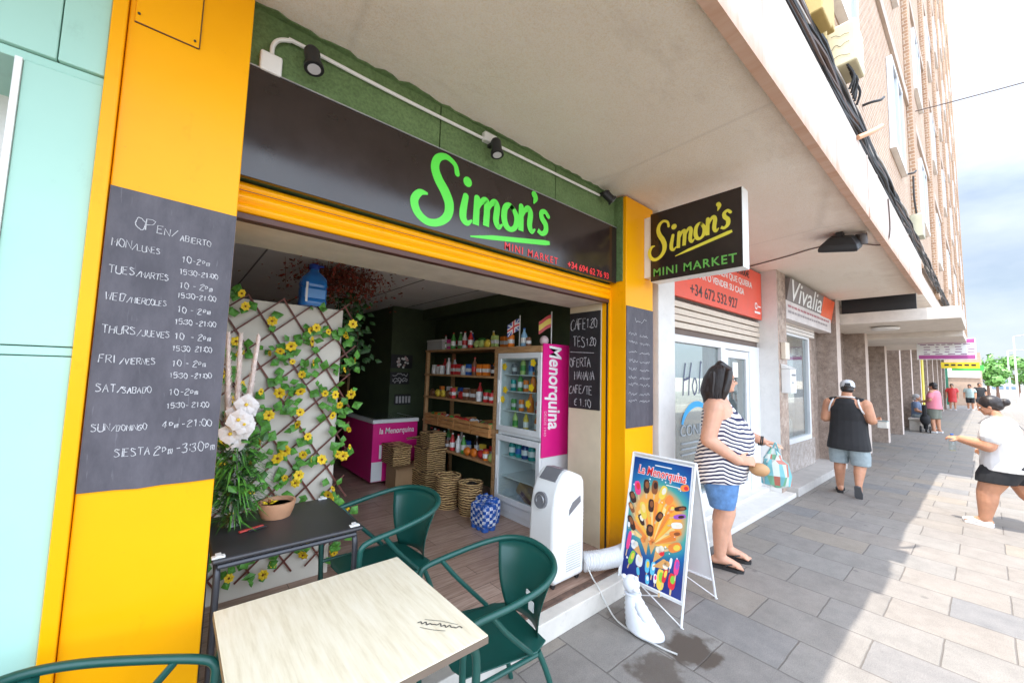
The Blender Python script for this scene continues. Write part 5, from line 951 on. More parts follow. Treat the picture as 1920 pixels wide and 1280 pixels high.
for k in range(4): mb.box(6.9, 8.9, 2.0, 2.049, 2.38 + .055 * k, 2.38 + .055 * k + .045)
mb.build('shutter_box', mat('cream_shutter2', (.66, .60, .54), .5), n2, street=True)
vg = thing('name_sign', 'grey shop sign with white letters and an orange end above the display window', 'sign', (8, 1.85, 2.55), street=True)
mb = MB(); mb.prism([(6.82, 1.80, 3.12), (6.82, 2.04, 3.12), (6.82, 2.04, 2.80), (6.82, 1.85, 2.80)], (1.9, 0, 0), 0); mb.prism([(8.722, 1.80, 3.12), (8.722, 2.04, 3.12), (8.722, 2.04, 2.72), (8.722, 1.87, 2.72)], (.8, 0, 0), 1); mb.build('board', [mat('sign_taupe', (.20, .17, .16), .5), mat('sign_orange', (.80, .13, .05), .4)], vg, street=True)
mb = MB(); mb.box(6.82, 9.45, 1.86, 2.04, 2.52, 2.798); mb.build('lower_strip', mat('pale_strip', (.62, .57, .55), .5), vg, street=True)
Fv = STREET @ frame((6.9, 1.845, 2.815), (1, 0, 0), (0, -.05, .315)); link('letters', type_mesh('Vivalia', .44, Fv, bold=.004, xs=1.6), WLET, vg)
F = STREET @ frame((6.9, 1.858, 2.72), (1, 0, 0), (0, 0, 1)); mb = MB()
for k in range(2):
    x = 0
    while x < 2.3: w = random.uniform(.06, .16); ribbon(mb, [(x, -.085 * k), (x + w, -.085 * k)], .035, F, m=k); x += w + .04
mb.build('strip_print', [C_('strip_rose', (.42, .16, .18)), C_('strip_grey', (.32, .28, .29))], vg)
mbx = thing('letter_box', 'white letter box mounted on the granite pillar between the two neighbour shops', 'letter box', (6.62, 1.84, 1.42), street=True)
mb = MB(); mb.box(6.50, 6.74, 1.74, 1.857, 1.42, 1.76); mb.prism([(6.49, 1.73, 1.762), (6.49, 1.857, 1.762), (6.49, 1.857, 1.83)], (.26, 0, 0)); mb.build('case', WPLAST, mbx, street=True, bevel=.006); mb = MB(); mb.box(6.53, 6.71, 1.737, 1.7395, 1.66, 1.69); mb.box(6.56, 6.6, 1.737, 1.7395, 1.55, 1.58); mb.build('slot', GREYPL, mbx, street=True)
bp = tag(MB().box(6.52, 6.70, 1.80, 1.857, 1.90, 2.14).build('bell_panel', C_('pale_cream_box', (.70, .62, .50)), street=True, bevel=.005), 'small cream box on the granite pillar above the white letter box', 'box')
# flood light under the soffit
fl = thing('flood_light', 'black flood light hanging under the overhang beyond the projecting sign', 'lamp', (5.75, 1.03, ZS), street=True)
Tf = Matrix.Translation((5.27, .93, 3.07)) @ Matrix.Rotation(math.radians(-22), 4, 'Y') @ Matrix.Rotation(math.radians(10), 4, 'X')
mb = MB(); mb.rings([[Tf @ Vector(p) for p in ((-a, -b, z), (a, -b, z), (a, b, z), (-a, b, z))] for a, b, z in ((.15, .16, -.07), (.155, .165, -.04), (.14, .15, 0), (.08, .09, .07))]); mb.build('housing', BLKM, fl, street=True, bevel=.006)
mb = MB(); mb.box(-.13, .13, -.14, .14, -.075, -.0705, 0, Tf); mb.build('lamp_glass', mat('flood_glass', (.30, .30, .29), .15), fl, street=True)
mb = MB(); mb.cyl((5.40, .78, 3.05), (5.38, .78, 3.16), .05, seg=14); mb.build('sensor', mat('dark_brown_sensor', (.05, .035, .03), .4), fl, street=True, smooth=True)
mb = MB(); mb.box(5.22, 5.30, .90, .96, 3.12, ZS + .001); mb.build('bracket', BLKM, fl, street=True)
mb = MB(); mb.tube(catmull([(6.0, 2.15, ZS - .01), (5.8, 1.6, ZS - .012), (5.62, 1.16, ZS - .012), (5.80, .85, ZS - .014), (6.0, .70, ZS - .012), (6.03, .63, ZS + .1), (6.05, .63, 3.7)], 6), .007, 6); tag(mb.build('cable', CABLE2, street=True, smooth=True), 'thin brown cable running across the soffit past the flood light', 'cable')

# ------------------------------------------------------------------ cables, boxes on the facade
for i in range(24):
    m = (CABLE, CABLE, CABLE, CABLE2, CABLE, CABLE3)[i % 6]; zb = 3.79 + .0095 * i + random.uniform(-.01, .02); tb_ = .672 - .006 * (i % 5); P = []
    for j in range(34):
        s = .9 + j * .62; P.append((s, tb_ + random.uniform(-.014, .014) - (.02 if random.random() < .08 else 0), zb + .014 * (s - 2) * max(0, 1 - s / 26) + random.uniform(-.034, .034)))
    if i == 5: P = [(s, t, z - .16 * math.exp(-((s - 4.6) / .9) ** 2)) for s, t, z in P]
    mb = MB(); mb.tube(catmull(P, 3), random.uniform(.008, .019), 6, 0); tag(mb.build('wall_cable', m, street=True, smooth=True), {0: 'black cable in the bundle running along the top of the fascia', 1: 'brown cable in the bundle running along the top of the fascia', 2: 'pale cable in the bundle running along the top of the fascia'}[0 if m == CABLE else 1 if m == CABLE2 else 2], 'cable', 'cables running along the top of the fascia')
BOXC = C_('cream_meter_box', (.66, .60, .40), .5); BOXY = C_('ochre_duct', (.50, .36, .12), .6)
jb = thing('junction_cabinet', 'cream junction cabinet above the cable bundle with handwritten marks', 'cabinet', (3.9, .6, 4.05), street=True)
mb = MB(); mb.box(3.86, 4.16, .535, .738, 4.12, 4.47); mb.build('case', BOXC, jb, street=True, bevel=.012)
F = STREET @ frame((3.857, .72, 4.42), (0, -1, 0), (0, 0, 1)); mb = MB()
for k, y in enumerate((-.05, -.13, -.23)):
    ribbon(mb, [(p.x, p.y) for p in catmull([(.03 + .028 * j, y + random.uniform(-.02, .02), 0) for j in range(5)], 4)], .004, F)
mb.build('marks', BLKM, jb); mb = MB()
for k in range(7): mb.tube(catmull([(3.88 + .04 * k, .60, 4.12), (3.9 + .045 * k, .57 + random.uniform(-.02, .02), 4.02), (3.9 + .05 * k + random.uniform(-.05, .05), .60, 3.93)], 4), .009, 6)
mb.build('cable_tail', CABLE, jb, street=True, smooth=True)
yd = thing('ochre_duct', 'tall ochre metal duct on the brick wall at the top edge', 'duct', (3.3, .65, 4.3), street=True); mb = MB(); mb.box(3.02, 3.26, .575, .738, 4.02, 5.2); mb.build('case', BOXY, yd, street=True, bevel=.01); mb = MB(); mb.box(3.30, 3.50, .60, .738, 4.16, 5.2); mb.build('side_duct', BOXY, yd, street=True, bevel=.01); mb = MB(); mb.cyl((3.38, .655, 4.05), (3.38, .655, 4.16), .03); mb.build('spout', BOXY, yd, street=True, smooth=True)
for k, (s, z) in enumerate(((8.35, 4.25),)):
    gx = thing('meter_box', 'small grey green box on the brick wall beside the second window', 'box', (s, .68, z), street=True); mb = MB(); mb.box(9.6, 9.9, .58, .738, 4.15, 4.55); mb.build('case', C_('grey_green_box', (.48, .48, .36)), gx, street=True, bevel=.01); mb = MB(); mb.tube(catmull([(9.75, .66, 4.55), (9.72, .68, 4.9), (9.78, .68, 5.3)], 4), .014, 6); mb.build('feed', CABLE, gx, street=True)
for s, z, lb in ((5.5, 4.62, 'black iron cable bracket to the right of the cream cabinet'), (8.7, 4.95, 'black iron cable bracket below the second window')):
    mb = MB(); mb.tube(catmull([(s, .738, z), (s, .66, z), (s + .06, .60, z + .02), (s + .12, .58, z + .07)], 4), .014, 6); tag(mb.build('cable_bracket', BLKM, street=True), lb, 'bracket')
mb = MB(); mb.tube(catmull([(4.4, .63, 3.74), (4.5, .55, 3.80), (4.62, .50, 3.88)], 3), .022, 8); tag(mb.build('pipe_stub', C_('peach_pipe', (.70, .38, .22)), street=True, smooth=True), 'short peach pipe stub sticking out among the cables on the fascia', 'pipe')
mb = MB(); A, B = Vector((11.0, .70, 7.1)), Vector((17.0, -6.5, 9.6))
mb.tube([A.lerp(B, k / 14) + Vector((0, 0, -.5 * (k / 14) * (1 - k / 14))) for k in range(15)], .011, 6); tag(mb.build('overhead_wire', CABLE2, street=True, smooth=True), 'overhead wire stretching from the brick wall across the sky', 'wire')

# ------------------------------------------------------------------ signs further down the street
ps = thing('projecting_sign', 'white projecting sign with purple bands hanging from the far canopy', 'sign', (14, .6, 2.3), street=True)
mb = MB(); mb.box(14.0, 14.08, .12, 1.08, 2.20, 2.70); mb.build('box', WPLAST, ps, street=True)
F = STREET @ frame((13.998, 1.08, 2.20), (0, -1, 0), (0, 0, 1)); mb = MB()
ribbon(mb, [(.02, .435), (.94, .435)], .09, F, m=0); ribbon(mb, [(.03, .06), (.94, .06)], .09, F, m=0)
for k, y in enumerate((.36, .30, .24, .18, .13)):
    x = .06 if k == 0 else .12
    while x < .85: w = random.uniform(.05, .12); ribbon(mb, [(x, y), (x + w, y)], .018, F, m=1); x += w + (.03 if k == 0 else .09)
mb.build('print', [C_('purple_print', (.42, .08, .28)), C_('violet_print', (.25, .10, .22))], ps)
ys = thing('yellow_sign', 'small yellow projecting sign far down the arcade', 'sign', (20, .6, 2.2), street=True); mb = MB(); mb.box(20, 20.08, .12, .98, 2.16, 2.36); mb.build('box', C_('sign_yellow', (.75, .55, .02)), ys, street=True); mb = MB(); F = STREET @ frame((19.998, .98, 2.16), (0, -1, 0), (0, 0, 1))
for k in range(5): ribbon(mb, [(.08 + .15 * k, .11), (.18 + .15 * k, .11)], .06, F)
mb.build('print', BLKM, ys)
gs = thing('green_sign', 'green projecting sign beyond the yellow one', 'sign', (27, .4, 2.3), street=True); mb = MB(); mb.box(27, 27.08, .05, 1.0, 2.25, 2.5); mb.build('box', C_('sign_green', (.08, .50, .10)), gs, street=True)
yp = tag(MB().box(24.2, 24.9, 1.74, 1.778, .2, 3.0).build('yellow_banner', C_('banner_yellow', (.75, .60, .02)), street=True), 'tall yellow banner on a far column of the arcade', 'banner')
# far end of the street
fb = thing('far_building', 'low orange brown building closing the arcade at the far end', 'building', (52, 1.6, 0), street=True); mb = MB(); mb.box(48, 60, .25, 6, 0, 4.2); mb.build('wall', C_('far_orange', (.50, .36, .27), .8), fb, street=True); mb = MB(); mb.box(47.9, 47.99, .3, 2, 2.2, 3.2); mb.build('signboard', WLET, fb, street=True); mb = MB(); mb.box(47.9, 47.99, 2.0, 3, 0, 3.2); mb.build('green_door', C_('far_green', (.03, .16, .10)), fb, street=True)
LEAFF = mat('tree_leaf', (.16, .36, .08), .5, var=.5, scale=1.5)
def tree(x, y, h, r, label):
    t = thing('street_tree', label, 'tree', (x, y, 0), 'trees at the far end of the street'); mb = MB(); mb.tube([(x, y, 0), (x + .1, y, h * .3), (x, y + .1, h * .6)], [.16, .12, .06], 8)
    for k in range(5): a = k * 1.3; mb.tube([(x + .1, y, h * .35), (x + r * .6 * math.cos(a), y + r * .6 * math.sin(a), h * .72)], [.07, .02], 6)
    mb.build('trunk', BRN, t); mb = MB()
    cl = [(x + random.gauss(0, r * .5), y + random.gauss(0, r * .5), h * random.uniform(.45, .95), r * random.uniform(.3, .5)) for _ in range(16)]
    for i in range(1500):
        c = random.choice(cl); d = Vector((random.gauss(0, 1), random.gauss(0, 1), random.gauss(0, 1))).normalized(); p = Vector(c[:3]) + d * c[3] * random.random() ** .4; s = random.uniform(.12, .26); u = d.orthogonal(); u.rotate(Quaternion(d, random.random() * 6)); w = d.cross(u); mb.face([p - u * s, p + w * s * .5, p + u * s, p - w * s * .5])
    mb.build('crown', LEAFF, t)
tree(70, -1.5, 4.4, 1.7, 'round green tree nearest the end of the arcade'); tree(78, -2.4, 5.0, 2.1, 'green tree standing just behind the nearest far tree'); tree(96, -5.0, 5.4, 2.2, 'pale green tree farthest off beside the lamp posts')
def lamp(x, y, h, label):
    t = thing('street_lamp', label, 'street lamp', (x, y, 0), 'street lamps beside the far road'); mb = MB(); mb.tube([(x, y, 0), (x, y, h)], [.09, .05], 8); mb.build('pole', PALE, t, smooth=True); mb = MB(); mb.tube([(x, y, h), (x, y - .8, h + .15)], .035, 6); mb.box(x - .12, x + .12, y - 1.2, y - .7, h + .08, h + .17); mb.build('lamp_head', STEEL, t)
lamp(60, -3.0, 6.3, 'tallest pale street lamp at the far right beyond the trees'); lamp(72, -3.1, 5.6, 'second pale street lamp behind the tallest one'); lamp(90, -3.4, 5.2, 'small far street lamp nearest the trees')
def fblock(x, y0, y1, h, c, label):
    t = thing('far_house', label, 'building', (x, (y0 + y1) / 2, 0)); mb = MB(); mb.box(x, x + 12, y0, y1, 0, h); mb.build('wall', c, t)
    for k in range(int(h // 1.6)):
        mb = MB(); mb.box(x - .15, x - .01, y0 + .3, y1 - .3, .9 + 1.6 * k, 1.6 + 1.6 * k); mb.build('window_band', PANE, t)
fblock(112, -12.0, -6.2, 4.9, WHITE, 'low white building far off at the right edge'); fblock(150, -7.6, -3.4, 3.6, PALE, 'pale far building behind the street lamps'); fblock(170, -30, -13, 5.5, BEIGE, 'beige far block at the extreme right edge')
def car(x, y, c, label):
    t = thing('parked_car', label, 'car', (x, y, -.12), 'cars parked at the far right'); z = -.12; mb = MB()
    mb.prism([(x - 1.9, y - .85, z + .28), (x - 1.95, y - .85, z + .75), (x - 1.2, y - .85, z + .9), (x - .7, y - .85, z + 1.38), (x + .9, y - .85, z + 1.4), (x + 1.7, y - .85, z + .95), (x + 2.0, y - .85, z + .8), (x + 2.0, y - .85, z + .28)], (0, 1.7, 0)); mb.build('body', c, t, bevel=.08)
    mb = MB(); mb.box(x - 1.02, x - .98, y - .65, y + .65, z + .98, z + 1.28); mb.build('rear_window', BLKM, t)
    for a in (-1.2, 1.25):
        for s in (-1, 1): mb = MB(); mb.cyl((x + a, y + s * .70, z + .32), (x + a, y + s * .88, z + .32), .32, seg=18); mb.build('wheel', RUBBER, t)
car(64, -8.6, C_('car_white', (.7, .72, .74), .2), 'white car parked by the road at the right edge'); car(76, -9.0, C_('car_blue', (.10, .20, .34), .2), 'blue grey car parked behind the white one')
for i in range(9):
    x = 50 + i * 3.2; mb = MB(); mb.lathe([(.11, 0), (.11, .75), (.07, .82), (.02, .84)], (x, -3.9 - .02 * i, 0), 12); tag(mb.build('bollard', PALE, smooth=True), 'pale stone bollard in the row at the edge of the far pavement', 'bollard', 'bollards at the edge of the far pavement')

# ------------------------------------------------------------------ people
def voxel(mb, name, m, parent, vox=.008, smooth=4):
    bmesh.ops.recalc_face_normals(mb.bm, faces=mb.bm.faces[:]); me = bpy.data.meshes.new('tmp'); mb.bm.to_mesh(me); mb.bm.free()
    o = bpy.data.objects.new('tmp', me); COL.objects.link(o); r = o.modifiers.new('r', 'REMESH'); r.mode = 'VOXEL'; r.voxel_size = vox; sm = o.modifiers.new('s', 'SMOOTH'); sm.iterations = smooth; sm.factor = .5
    bpy.context.view_layer.update(); dg = bpy.context.evaluated_depsgraph_get(); out = bpy.data.meshes.new_from_object(o.evaluated_get(dg)); bpy.data.objects.remove(o)
    out.materials.clear(); return link(name, out, m, parent, 'all')
def orings(mb, T, R, m=0, seg=20, pw=.85):    # R: (z, forward offset, half depth, half width, side offset)
    out = []
    for r in R:
        z, f, hd, hw = r[:4]; so_ = r[4] if len(r) > 4 else 0; ring = []
        for j in range(seg):
            a = 2 * PI * j / seg; c, s = math.cos(a), math.sin(a); ring.append(T @ Vector((f + hd * math.copysign(abs(c) ** pw, c), so_ + hw * math.copysign(abs(s) ** pw, s), z)))
        out.append(ring)
    mb.rings(out, m)
def handm(mb, w, d, n, size=1., curl=.5, thumb=1):   # wrist, finger direction, back-of-hand normal
    w, d, n = Vector(w), Vector(d).normalized(), Vector(n); n = (n - d * n.dot(d)).normalized(); sd = d.cross(n); k = size
    M3 = Matrix((d, sd, n)).transposed(); mb.ell(w + d * .045 * k, (.052 * k, .040 * k, .016 * k), 0, 12, 6, M3)
    for i, (o, L) in enumerate(((-.030, .060), (-.010, .074), (.011, .070), (.031, .054))):
        p = w + d * .082 * k + sd * o * k; q = p + (d - n * curl * .5).normalized() * L * .45 * k; e = q + (d * (1 - curl * .6) - n * curl).normalized() * L * .35 * k; g = e + (d * (1 - curl) - n * curl * 1.5).normalized() * L * .25 * k
        mb.chain([w + d * .05 * k + sd * o * .8 * k, p, q, e, g], [.011 * k, .0105 * k, .0095 * k, .009 * k, .0075 * k], 0, 8)
    p = w + d * .025 * k - sd * .03 * k * thumb; q = p + (d * .7 - sd * .8 * thumb - n * .25).normalized() * .042 * k; mb.chain([w + d * .02 * k, p, q, q + (d - n * .3).normalized() * .032 * k], [.014 * k, .014 * k, .0115 * k, .009 * k], 0, 8)
def headm(mb, c, d, k=1., up=(0, 0, 1)):             # cranium, jaw, nose, lips, ears
    d, up = Vector(d).normalized(), Vector(up); sd = up.cross(d).normalized(); up = d.cross(sd); M3 = Matrix((d, sd, up)).transposed(); c = Vector(c); A = lambda f, s, u: c + (d * f + sd * s + up * u) * k
    mb.ell(A(-.01, 0, .03), (.097 * k, .076 * k, .092 * k), 0, 16, 10, M3); mb.ell(A(.022, 0, -.04), (.068 * k, .058 * k, .075 * k), 0, 14, 8, M3); mb.ell(A(.062, 0, -.088), (.026 * k, .03 * k, .022 * k), 0, 10, 6, M3)
    mb.chain([A(.084, 0, .0), A(.104, 0, -.028)], [.010 * k, .015 * k], 0, 8); mb.ell(A(.082, 0, -.058), (.012 * k, .024 * k, .011 * k), 0, 8, 6, M3); mb.ell(A(.078, 0, .028), (.016 * k, .05 * k, .012 * k), 0, 8, 6, M3)
    for s in (1, -1): mb.ell(A(-.008, s * .076, -.008), (.018 * k, .010 * k, .031 * k), 0, 8, 6, M3); mb.ell(A(.066, s * .033, -.028), (.02 * k, .02 * k, .02 * k), 0, 8, 6, M3)
    return A, M3
def eyes(A, M3, k, par):
    mb = MB()
    for s in (1, -1): mb.ell(A(.081, s * .031, .004), (.010 * k, .013 * k, .008 * k), 0, 10, 6, M3); mb.ell(A(.089, s * .031, .004), (.004 * k, .005 * k, .005 * k), 1, 8, 5, M3)
    mb.build('eyes', [WPLAST, BLKM], par, smooth='all')
def local(base, fwd):
    f = Vector((fwd[0], fwd[1], 0)).normalized(); l = Vector((0, 0, 1)).cross(f); return Matrix(((f.x, l.x, 0, base[0]), (f.y, l.y, 0, base[1]), (0, 0, 1, base[2] if len(base) > 2 else 0), (0, 0, 0, 1)))
def T_(T): return lambda *p: T @ Vector(p)
def sandal(mb, T, f, l, ang=0., z=.0, sole=.022, L=.27):
    M_ = T @ Matrix.Translation((f, l, z)) @ Matrix.Rotation(ang, 4, 'Z'); P = [(-.09, -.035), (-.10, 0), (-.09, .035), (0, .036), (.08, .05), (.14, .042), (.17, .01), (.165, -.025), (.12, -.046), (0, -.034)]
    mb.prism([M_ @ Vector((x, y, .002)) for x, y in P], M_.to_3x3() @ Vector((0, 0, sole)))
    for s in (1, -1): mb.tube(catmull([M_ @ Vector(p) for p in ((.125, 0, sole), (.10, s * .012, .055), (.05, s * .045, .05), (.02, s * .046, sole))], 4), .006, 6)
def foot(mb, P, T, f, l, ang=0., z=.024, tip=0.):
    M_ = T @ Matrix.Translation((f, l, z)) @ Matrix.Rotation(ang, 4, 'Z'); q = lambda *a: M_ @ Vector(a); mb.chain([q(-.06, 0, .035), q(0, 0, .05), q(.07, .004, .032), q(.115, .004, .022)], [.034, .042, .034, .026], 0, 10)
    for i in range(5): mb.chain([q(.11, -.026 + .014 * i, .018), q(.155 - .008 * abs(i - (0 if l < 0 else 4)) * .7, -.03 + .016 * i, .012)], [.013, .010], 0, 6)
# --- woman in the striped top
T = local((3.76, 1.46, 0), (.30, -.95)); P = T_(T)
pw = thing('person', 'dark haired woman in a navy and white striped top outside the white shop', 'person', (3.76, 1.46, 0))
mb = MB()
for s, kf, af in ((-1, .02, -.02), (1, .0, .03)):
    mb.chain([P(0, s * .095, .84), P(kf + .01, s * .115, .47), P(kf - .025, s * .115, .33), P(af, s * .115, .09)], [.125, .078, .072, .044], 0, 14); foot(mb, P, T, af + .02, s * .115, 0)
orings(mb, T, [(.74, -.02, .15, .19), (.92, .02, .19, .22), (1.10, .04, .19, .22), (1.25, .0, .15, .20), (1.36, -.03, .115, .185), (1.42, -.03, .08, .13), (1.46, -.015, .055, .06), (1.53, 0.0, .052, .055)])
mb.chain([P(-.035, -.20, 1.345), P(-.085, -.265, 1.08), P(.13, -.235, .93)], [.078, .062, .040], 0, 14); handm(mb, P(.13, -.235, .93), T.to_3x3() @ Vector((.95, .25, .05)), T.to_3x3() @ Vector((0, -1, .3)), 1.05, .8)
mb.chain([P(-.02, .20, 1.34), P(.10, .26, 1.12), P(.31, .12, 1.06)], [.072, .056, .036], 0, 14); handm(mb, P(.31, .12, 1.06), T.to_3x3() @ Vector((1, -.3, -.1)), T.to_3x3() @ Vector((0, 0, 1)), 1.0, .35, -1)
hd = T.to_3x3() @ Vector((1, .25, .03)); A, M3 = headm(mb, P(.02, 0, 1.585), hd, .98); voxel(mb, 'body', SKIN, pw, .0075); eyes(A, M3, .98, pw)
mb = MB(); mb.ell(A(-.03, 0, .045), (.108, .092, .10), 0, 18, 10, M3); mb.ell(A(-.06, 0, -.03), (.085, .098, .12), 0, 16, 10, M3)
for s in (1, -1): mb.chain([A(.035, s * .072, .07), A(.02, s * .088, .0), A(-.01, s * .092, -.10), A(-.035, s * .088, -.18)], [.034, .036, .036, .02], 0, 10)
mb.chain([A(-.085, 0, .0), A(-.115, 0, -.10), A(-.12, 0, -.19)], [.085, .085, .055], 0, 14); mb.chain([A(.055, .02, .095), A(-.02, .0, .135)], [.03, .045], 0, 10)
for i in range(40):
    a = random.uniform(-1.3, 1.3); p = A(-.06 - .07 * math.cos(a), .10 * math.sin(a), .03 + random.uniform(-.05, .05)); q = A(-.075 - .07 * math.cos(a), .102 * math.sin(a), -.10); e = A(-.08 - .06 * math.cos(a), .10 * math.sin(a), random.uniform(-.24, -.19)); mb.chain([p, q, e], [.012, .014, .006], 0, 6)
hr = voxel(mb, 'hair', HAIR, pw, .008, 2)
mb = MB()
for i in range(230):
    a = random.uniform(-2.0, 2.0); ca_, sa_ = math.cos(a), math.sin(a); j = random.uniform(-.006, .006); e = random.uniform(-.25, -.17)
    mb.tube(catmull([A(-.02 - .02 * ca_, .02 * sa_, .146 + j), A(-.03 - .085 * ca_, .085 * sa_, .095 + j), A(-.045 - .088 * ca_ + j, .104 * sa_, .0), A(-.055 - .08 * ca_ + j, .112 * sa_, -.09), A(-.065 - .07 * ca_ + 3 * j, .108 * sa_ + 2 * j, e)], 3), [.0035] * 12 + [.0015], 5)
mb.build('hair_strands', HAIR, pw, smooth='all')
mb = MB(); orings(mb, T, [(.68, -.14, .10, .17), (.72, -.03, .21, .245), (.86, .0, .225, .255), (1.0, .03, .222, .25), (1.12, .045, .21, .238), (1.24, .01, .175, .205), (1.32, -.02, .135, .16), (1.385, -.03, .10, .10), (1.40, -.03, .07, .07)])
mb.chain([P(-.04, -.12, 1.39), P(.03, -.12, 1.32)], [.03, .03], 0, 8); voxel(mb, 'striped_top', stripe_mat(), pw, .01, 3)
mb = MB()
for s in (-1, 1): orings(mb, T, [(.50, .005, .098, .098, s * .112), (.62, .0, .125, .118, s * .106), (.76, -.01, .155, .125, s * .10), (.86, -.01, .17, .13, s * .095)])
voxel(mb, 'denim_shorts', DENIM, pw, .009, 2)
for s, af in ((-1, -.02), (1, .03)):
    mb = MB(); sandal(mb, T, af + .01, s * .115); mb.build('flip_flop', RUBBER, pw)
mb = MB(); g = lambda *a: A(*a)
for s in (1, -1): mb.tube([A(.096 + .004 * math.cos(t), s * .033 + .024 * math.cos(t), .004 + .018 * math.sin(t)) for t in [2 * PI * j / 14 for j in range(14)]], .0028, 6, closed=True); mb.tube([A(.092, s * .058, .008), A(.0, s * .08, .012)], .0025, 5)
mb.build('glasses', BLKM, pw)
mb = MB()
for k in range(3): c = P(.285 + .012 * k, .14 - .010 * k, 1.062); mb.tube([c + T.to_3x3() @ Vector((.02 * math.cos(a) * .3, .038 * math.sin(a), .038 * math.cos(a))) for a in [2 * PI * j / 14 for j in range(14)]], .006, 6, closed=True)
mb.build('bracelet', BLKM, pw)
hb = thing('shopping_bag', 'colourful printed plastic bag hanging from the striped woman\'s hand', 'bag', P(.40, .06, .70)); mb = MB(); pal = [C_('bag_teal', (.16, .42, .45), .3), C_('bag_white', (.5, .55, .52), .3), C_('bag_red', (.42, .14, .10), .3), C_('bag_green', (.16, .38, .24), .3)]
for q in range(12):
    pass
orings(mb, T @ Matrix.Translation((.40, .07, 0)), [(.70, 0, .05, .04), (.72, 0, .10, .06), (.80, .0, .115, .07), (.90, 0, .095, .06), (.93, -.01, .07, .05), (.97, -.01, .05, .035), (1.02, -.02, .018, .015)], 0, 22)
for v in mb.bm.verts: v.co += Vector((random.uniform(-1, 1), random.uniform(-1, 1), 0)) * .012
for f in mb.bm.faces: f.material_index = random.choice((0, 1, 1, 2, 3, 0))
mb.build('bag_body', pal, hb); mb = MB(); mb.tube(catmull([P(.38, .065, 1.0), P(.40, .04, 1.07), P(.42, .065, 1.0)], 4), .006, 6); mb.build('bag_handle', pal[0], hb)
mb = MB(); mb.ell(P(.28, -.13, .86), (.075, .05, .055), 0, 14, 8, T.to_3x3()); tag(mb.build('handbag', C_('tan_leather', (.50, .28, .13), .5), smooth='all'), 'small tan purse held at the front of the striped woman', 'bag')
for m_ in (SKIN, SKIN2):
    b_ = m_.node_tree.nodes['Principled BSDF']; b_.inputs['Subsurface Weight'].default_value = .12; b_.inputs['Subsurface Radius'].default_value = (.02, .008, .004)
# --- man walking away
T = local((7.45, 1.16, 0), (1, -.08)); P = T_(T); Q = T.to_3x3()
pm = thing('person', 'man in a black sleeveless shirt, grey shorts and pale cap walking away', 'person', (7.45, 1.16, 0)); mb = MB()
mb.chain([P(0, .09, .80), P(.05, .115, .46), P(.03, .12, .34), P(.05, .13, .09)], [.115, .075, .068, .042], 0, 14); foot(mb, P, T, .07, .13, .25)
mb.chain([P(0, -.09, .80), P(.02, -.12, .46), P(-.08, -.125, .34), P(-.16, -.13, .20)], [.115, .075, .066, .042], 0, 14); mb.chain([P(-.16, -.13, .20), P(-.17, -.13, .16), P(-.13, -.13, .07), P(-.10, -.13, .035)], [.042, .04, .034, .028], 0, 10)
orings(mb, T, [(.72, -.01, .14, .18), (.86, .02, .16, .20), (1.05, .04, .155, .20), (1.20, .0, .14, .205), (1.30, -.02, .115, .20), (1.36, -.02, .08, .13), (1.40, 0, .06, .062), (1.46, .01, .058, .06)])
mb.chain([P(-.01, .205, 1.285), P(-.03, .255, 1.06), P(.22, .18, 1.04)], [.075, .058, .038], 0, 14); handm(mb, P(.22, .20, 1.04), Q @ Vector((.9, -.4, .2)), Q @ Vector((0, .4, -1)), 1., .6)
mb.chain([P(-.01, -.205, 1.285), P(.0, -.262, 1.07), P(.20, -.25, 1.05)], [.075, .058, .038], 0, 14); handm(mb, P(.20, -.27, 1.05), Q @ Vector((1, -.1, .1)), Q @ Vector((0, -.4, -1)), 1., .7, -1)
A, M3 = headm(mb, P(.05, 0, 1.50), Q @ Vector((1, .25, -.25)), .97, ); voxel(mb, 'body', SKIN2, pm, .0085); eyes(A, M3, .97, pm)
mb = MB(); mb.ell(A(-.015, 0, .02), (.104, .083, .08), 0, 16, 10, M3); mb.ell(A(-.055, 0, -.03), (.06, .072, .05), 0, 12, 8, M3); mb.build('hair', HAIR, pm, smooth='all')
mb = MB(); Rg = []
for r, z in ((.102, .012), (.105, .045), (.098, .085), (.075, .115), (.03, .132)): Rg.append([A(-.012 + r * 1.05 * math.cos(a), r * .86 * math.sin(a), z) for a in [2 * PI * j / 22 for j in range(22)]])
mb.rings(Rg, 0); mb.prism([A(.07, -.07, .018), A(.13, -.055, .012), A(.165, 0, .008), A(.13, .055, .012), A(.07, .07, .018)], M3 @ Vector((0, 0, .008)), 0); mb.prism([A(-.121, -.035, .022), A(-.121, .035, .022), A(-.119, .03, .06), A(-.119, -.03, .06)], M3 @ Vector((-.004, 0, 0)), 1); mb.build('cap', [C_('cap_pale', (.55, .56, .58), .8), BLKM], pm, smooth=True)
mb = MB(); orings(mb, T, [(.64, .0, .196, .25), (.72, .0, .19, .242), (.86, .02, .18, .222), (1.05, .04, .17, .21), (1.20, .0, .152, .20), (1.30, -.02, .128, .165), (1.35, -.025, .10, .12), (1.37, -.025, .07, .09)])
for s in (1, -1): mb.chain([P(-.02, s * .09, 1.335), P(-.02, s * .17, 1.33)], [.055, .045], 0, 10)
voxel(mb, 'black_vest', BLACKC, pm, .009, 3)
mb = MB()
for s in (1, -1): mb.tube([P(-.02 + .10 * math.cos(a), s * (.168 - .03 * math.sin(a)), 1.255 + .10 * math.sin(a)) for a in [2 * PI * j / 20 for j in range(20)]], .011, 8, closed=True)
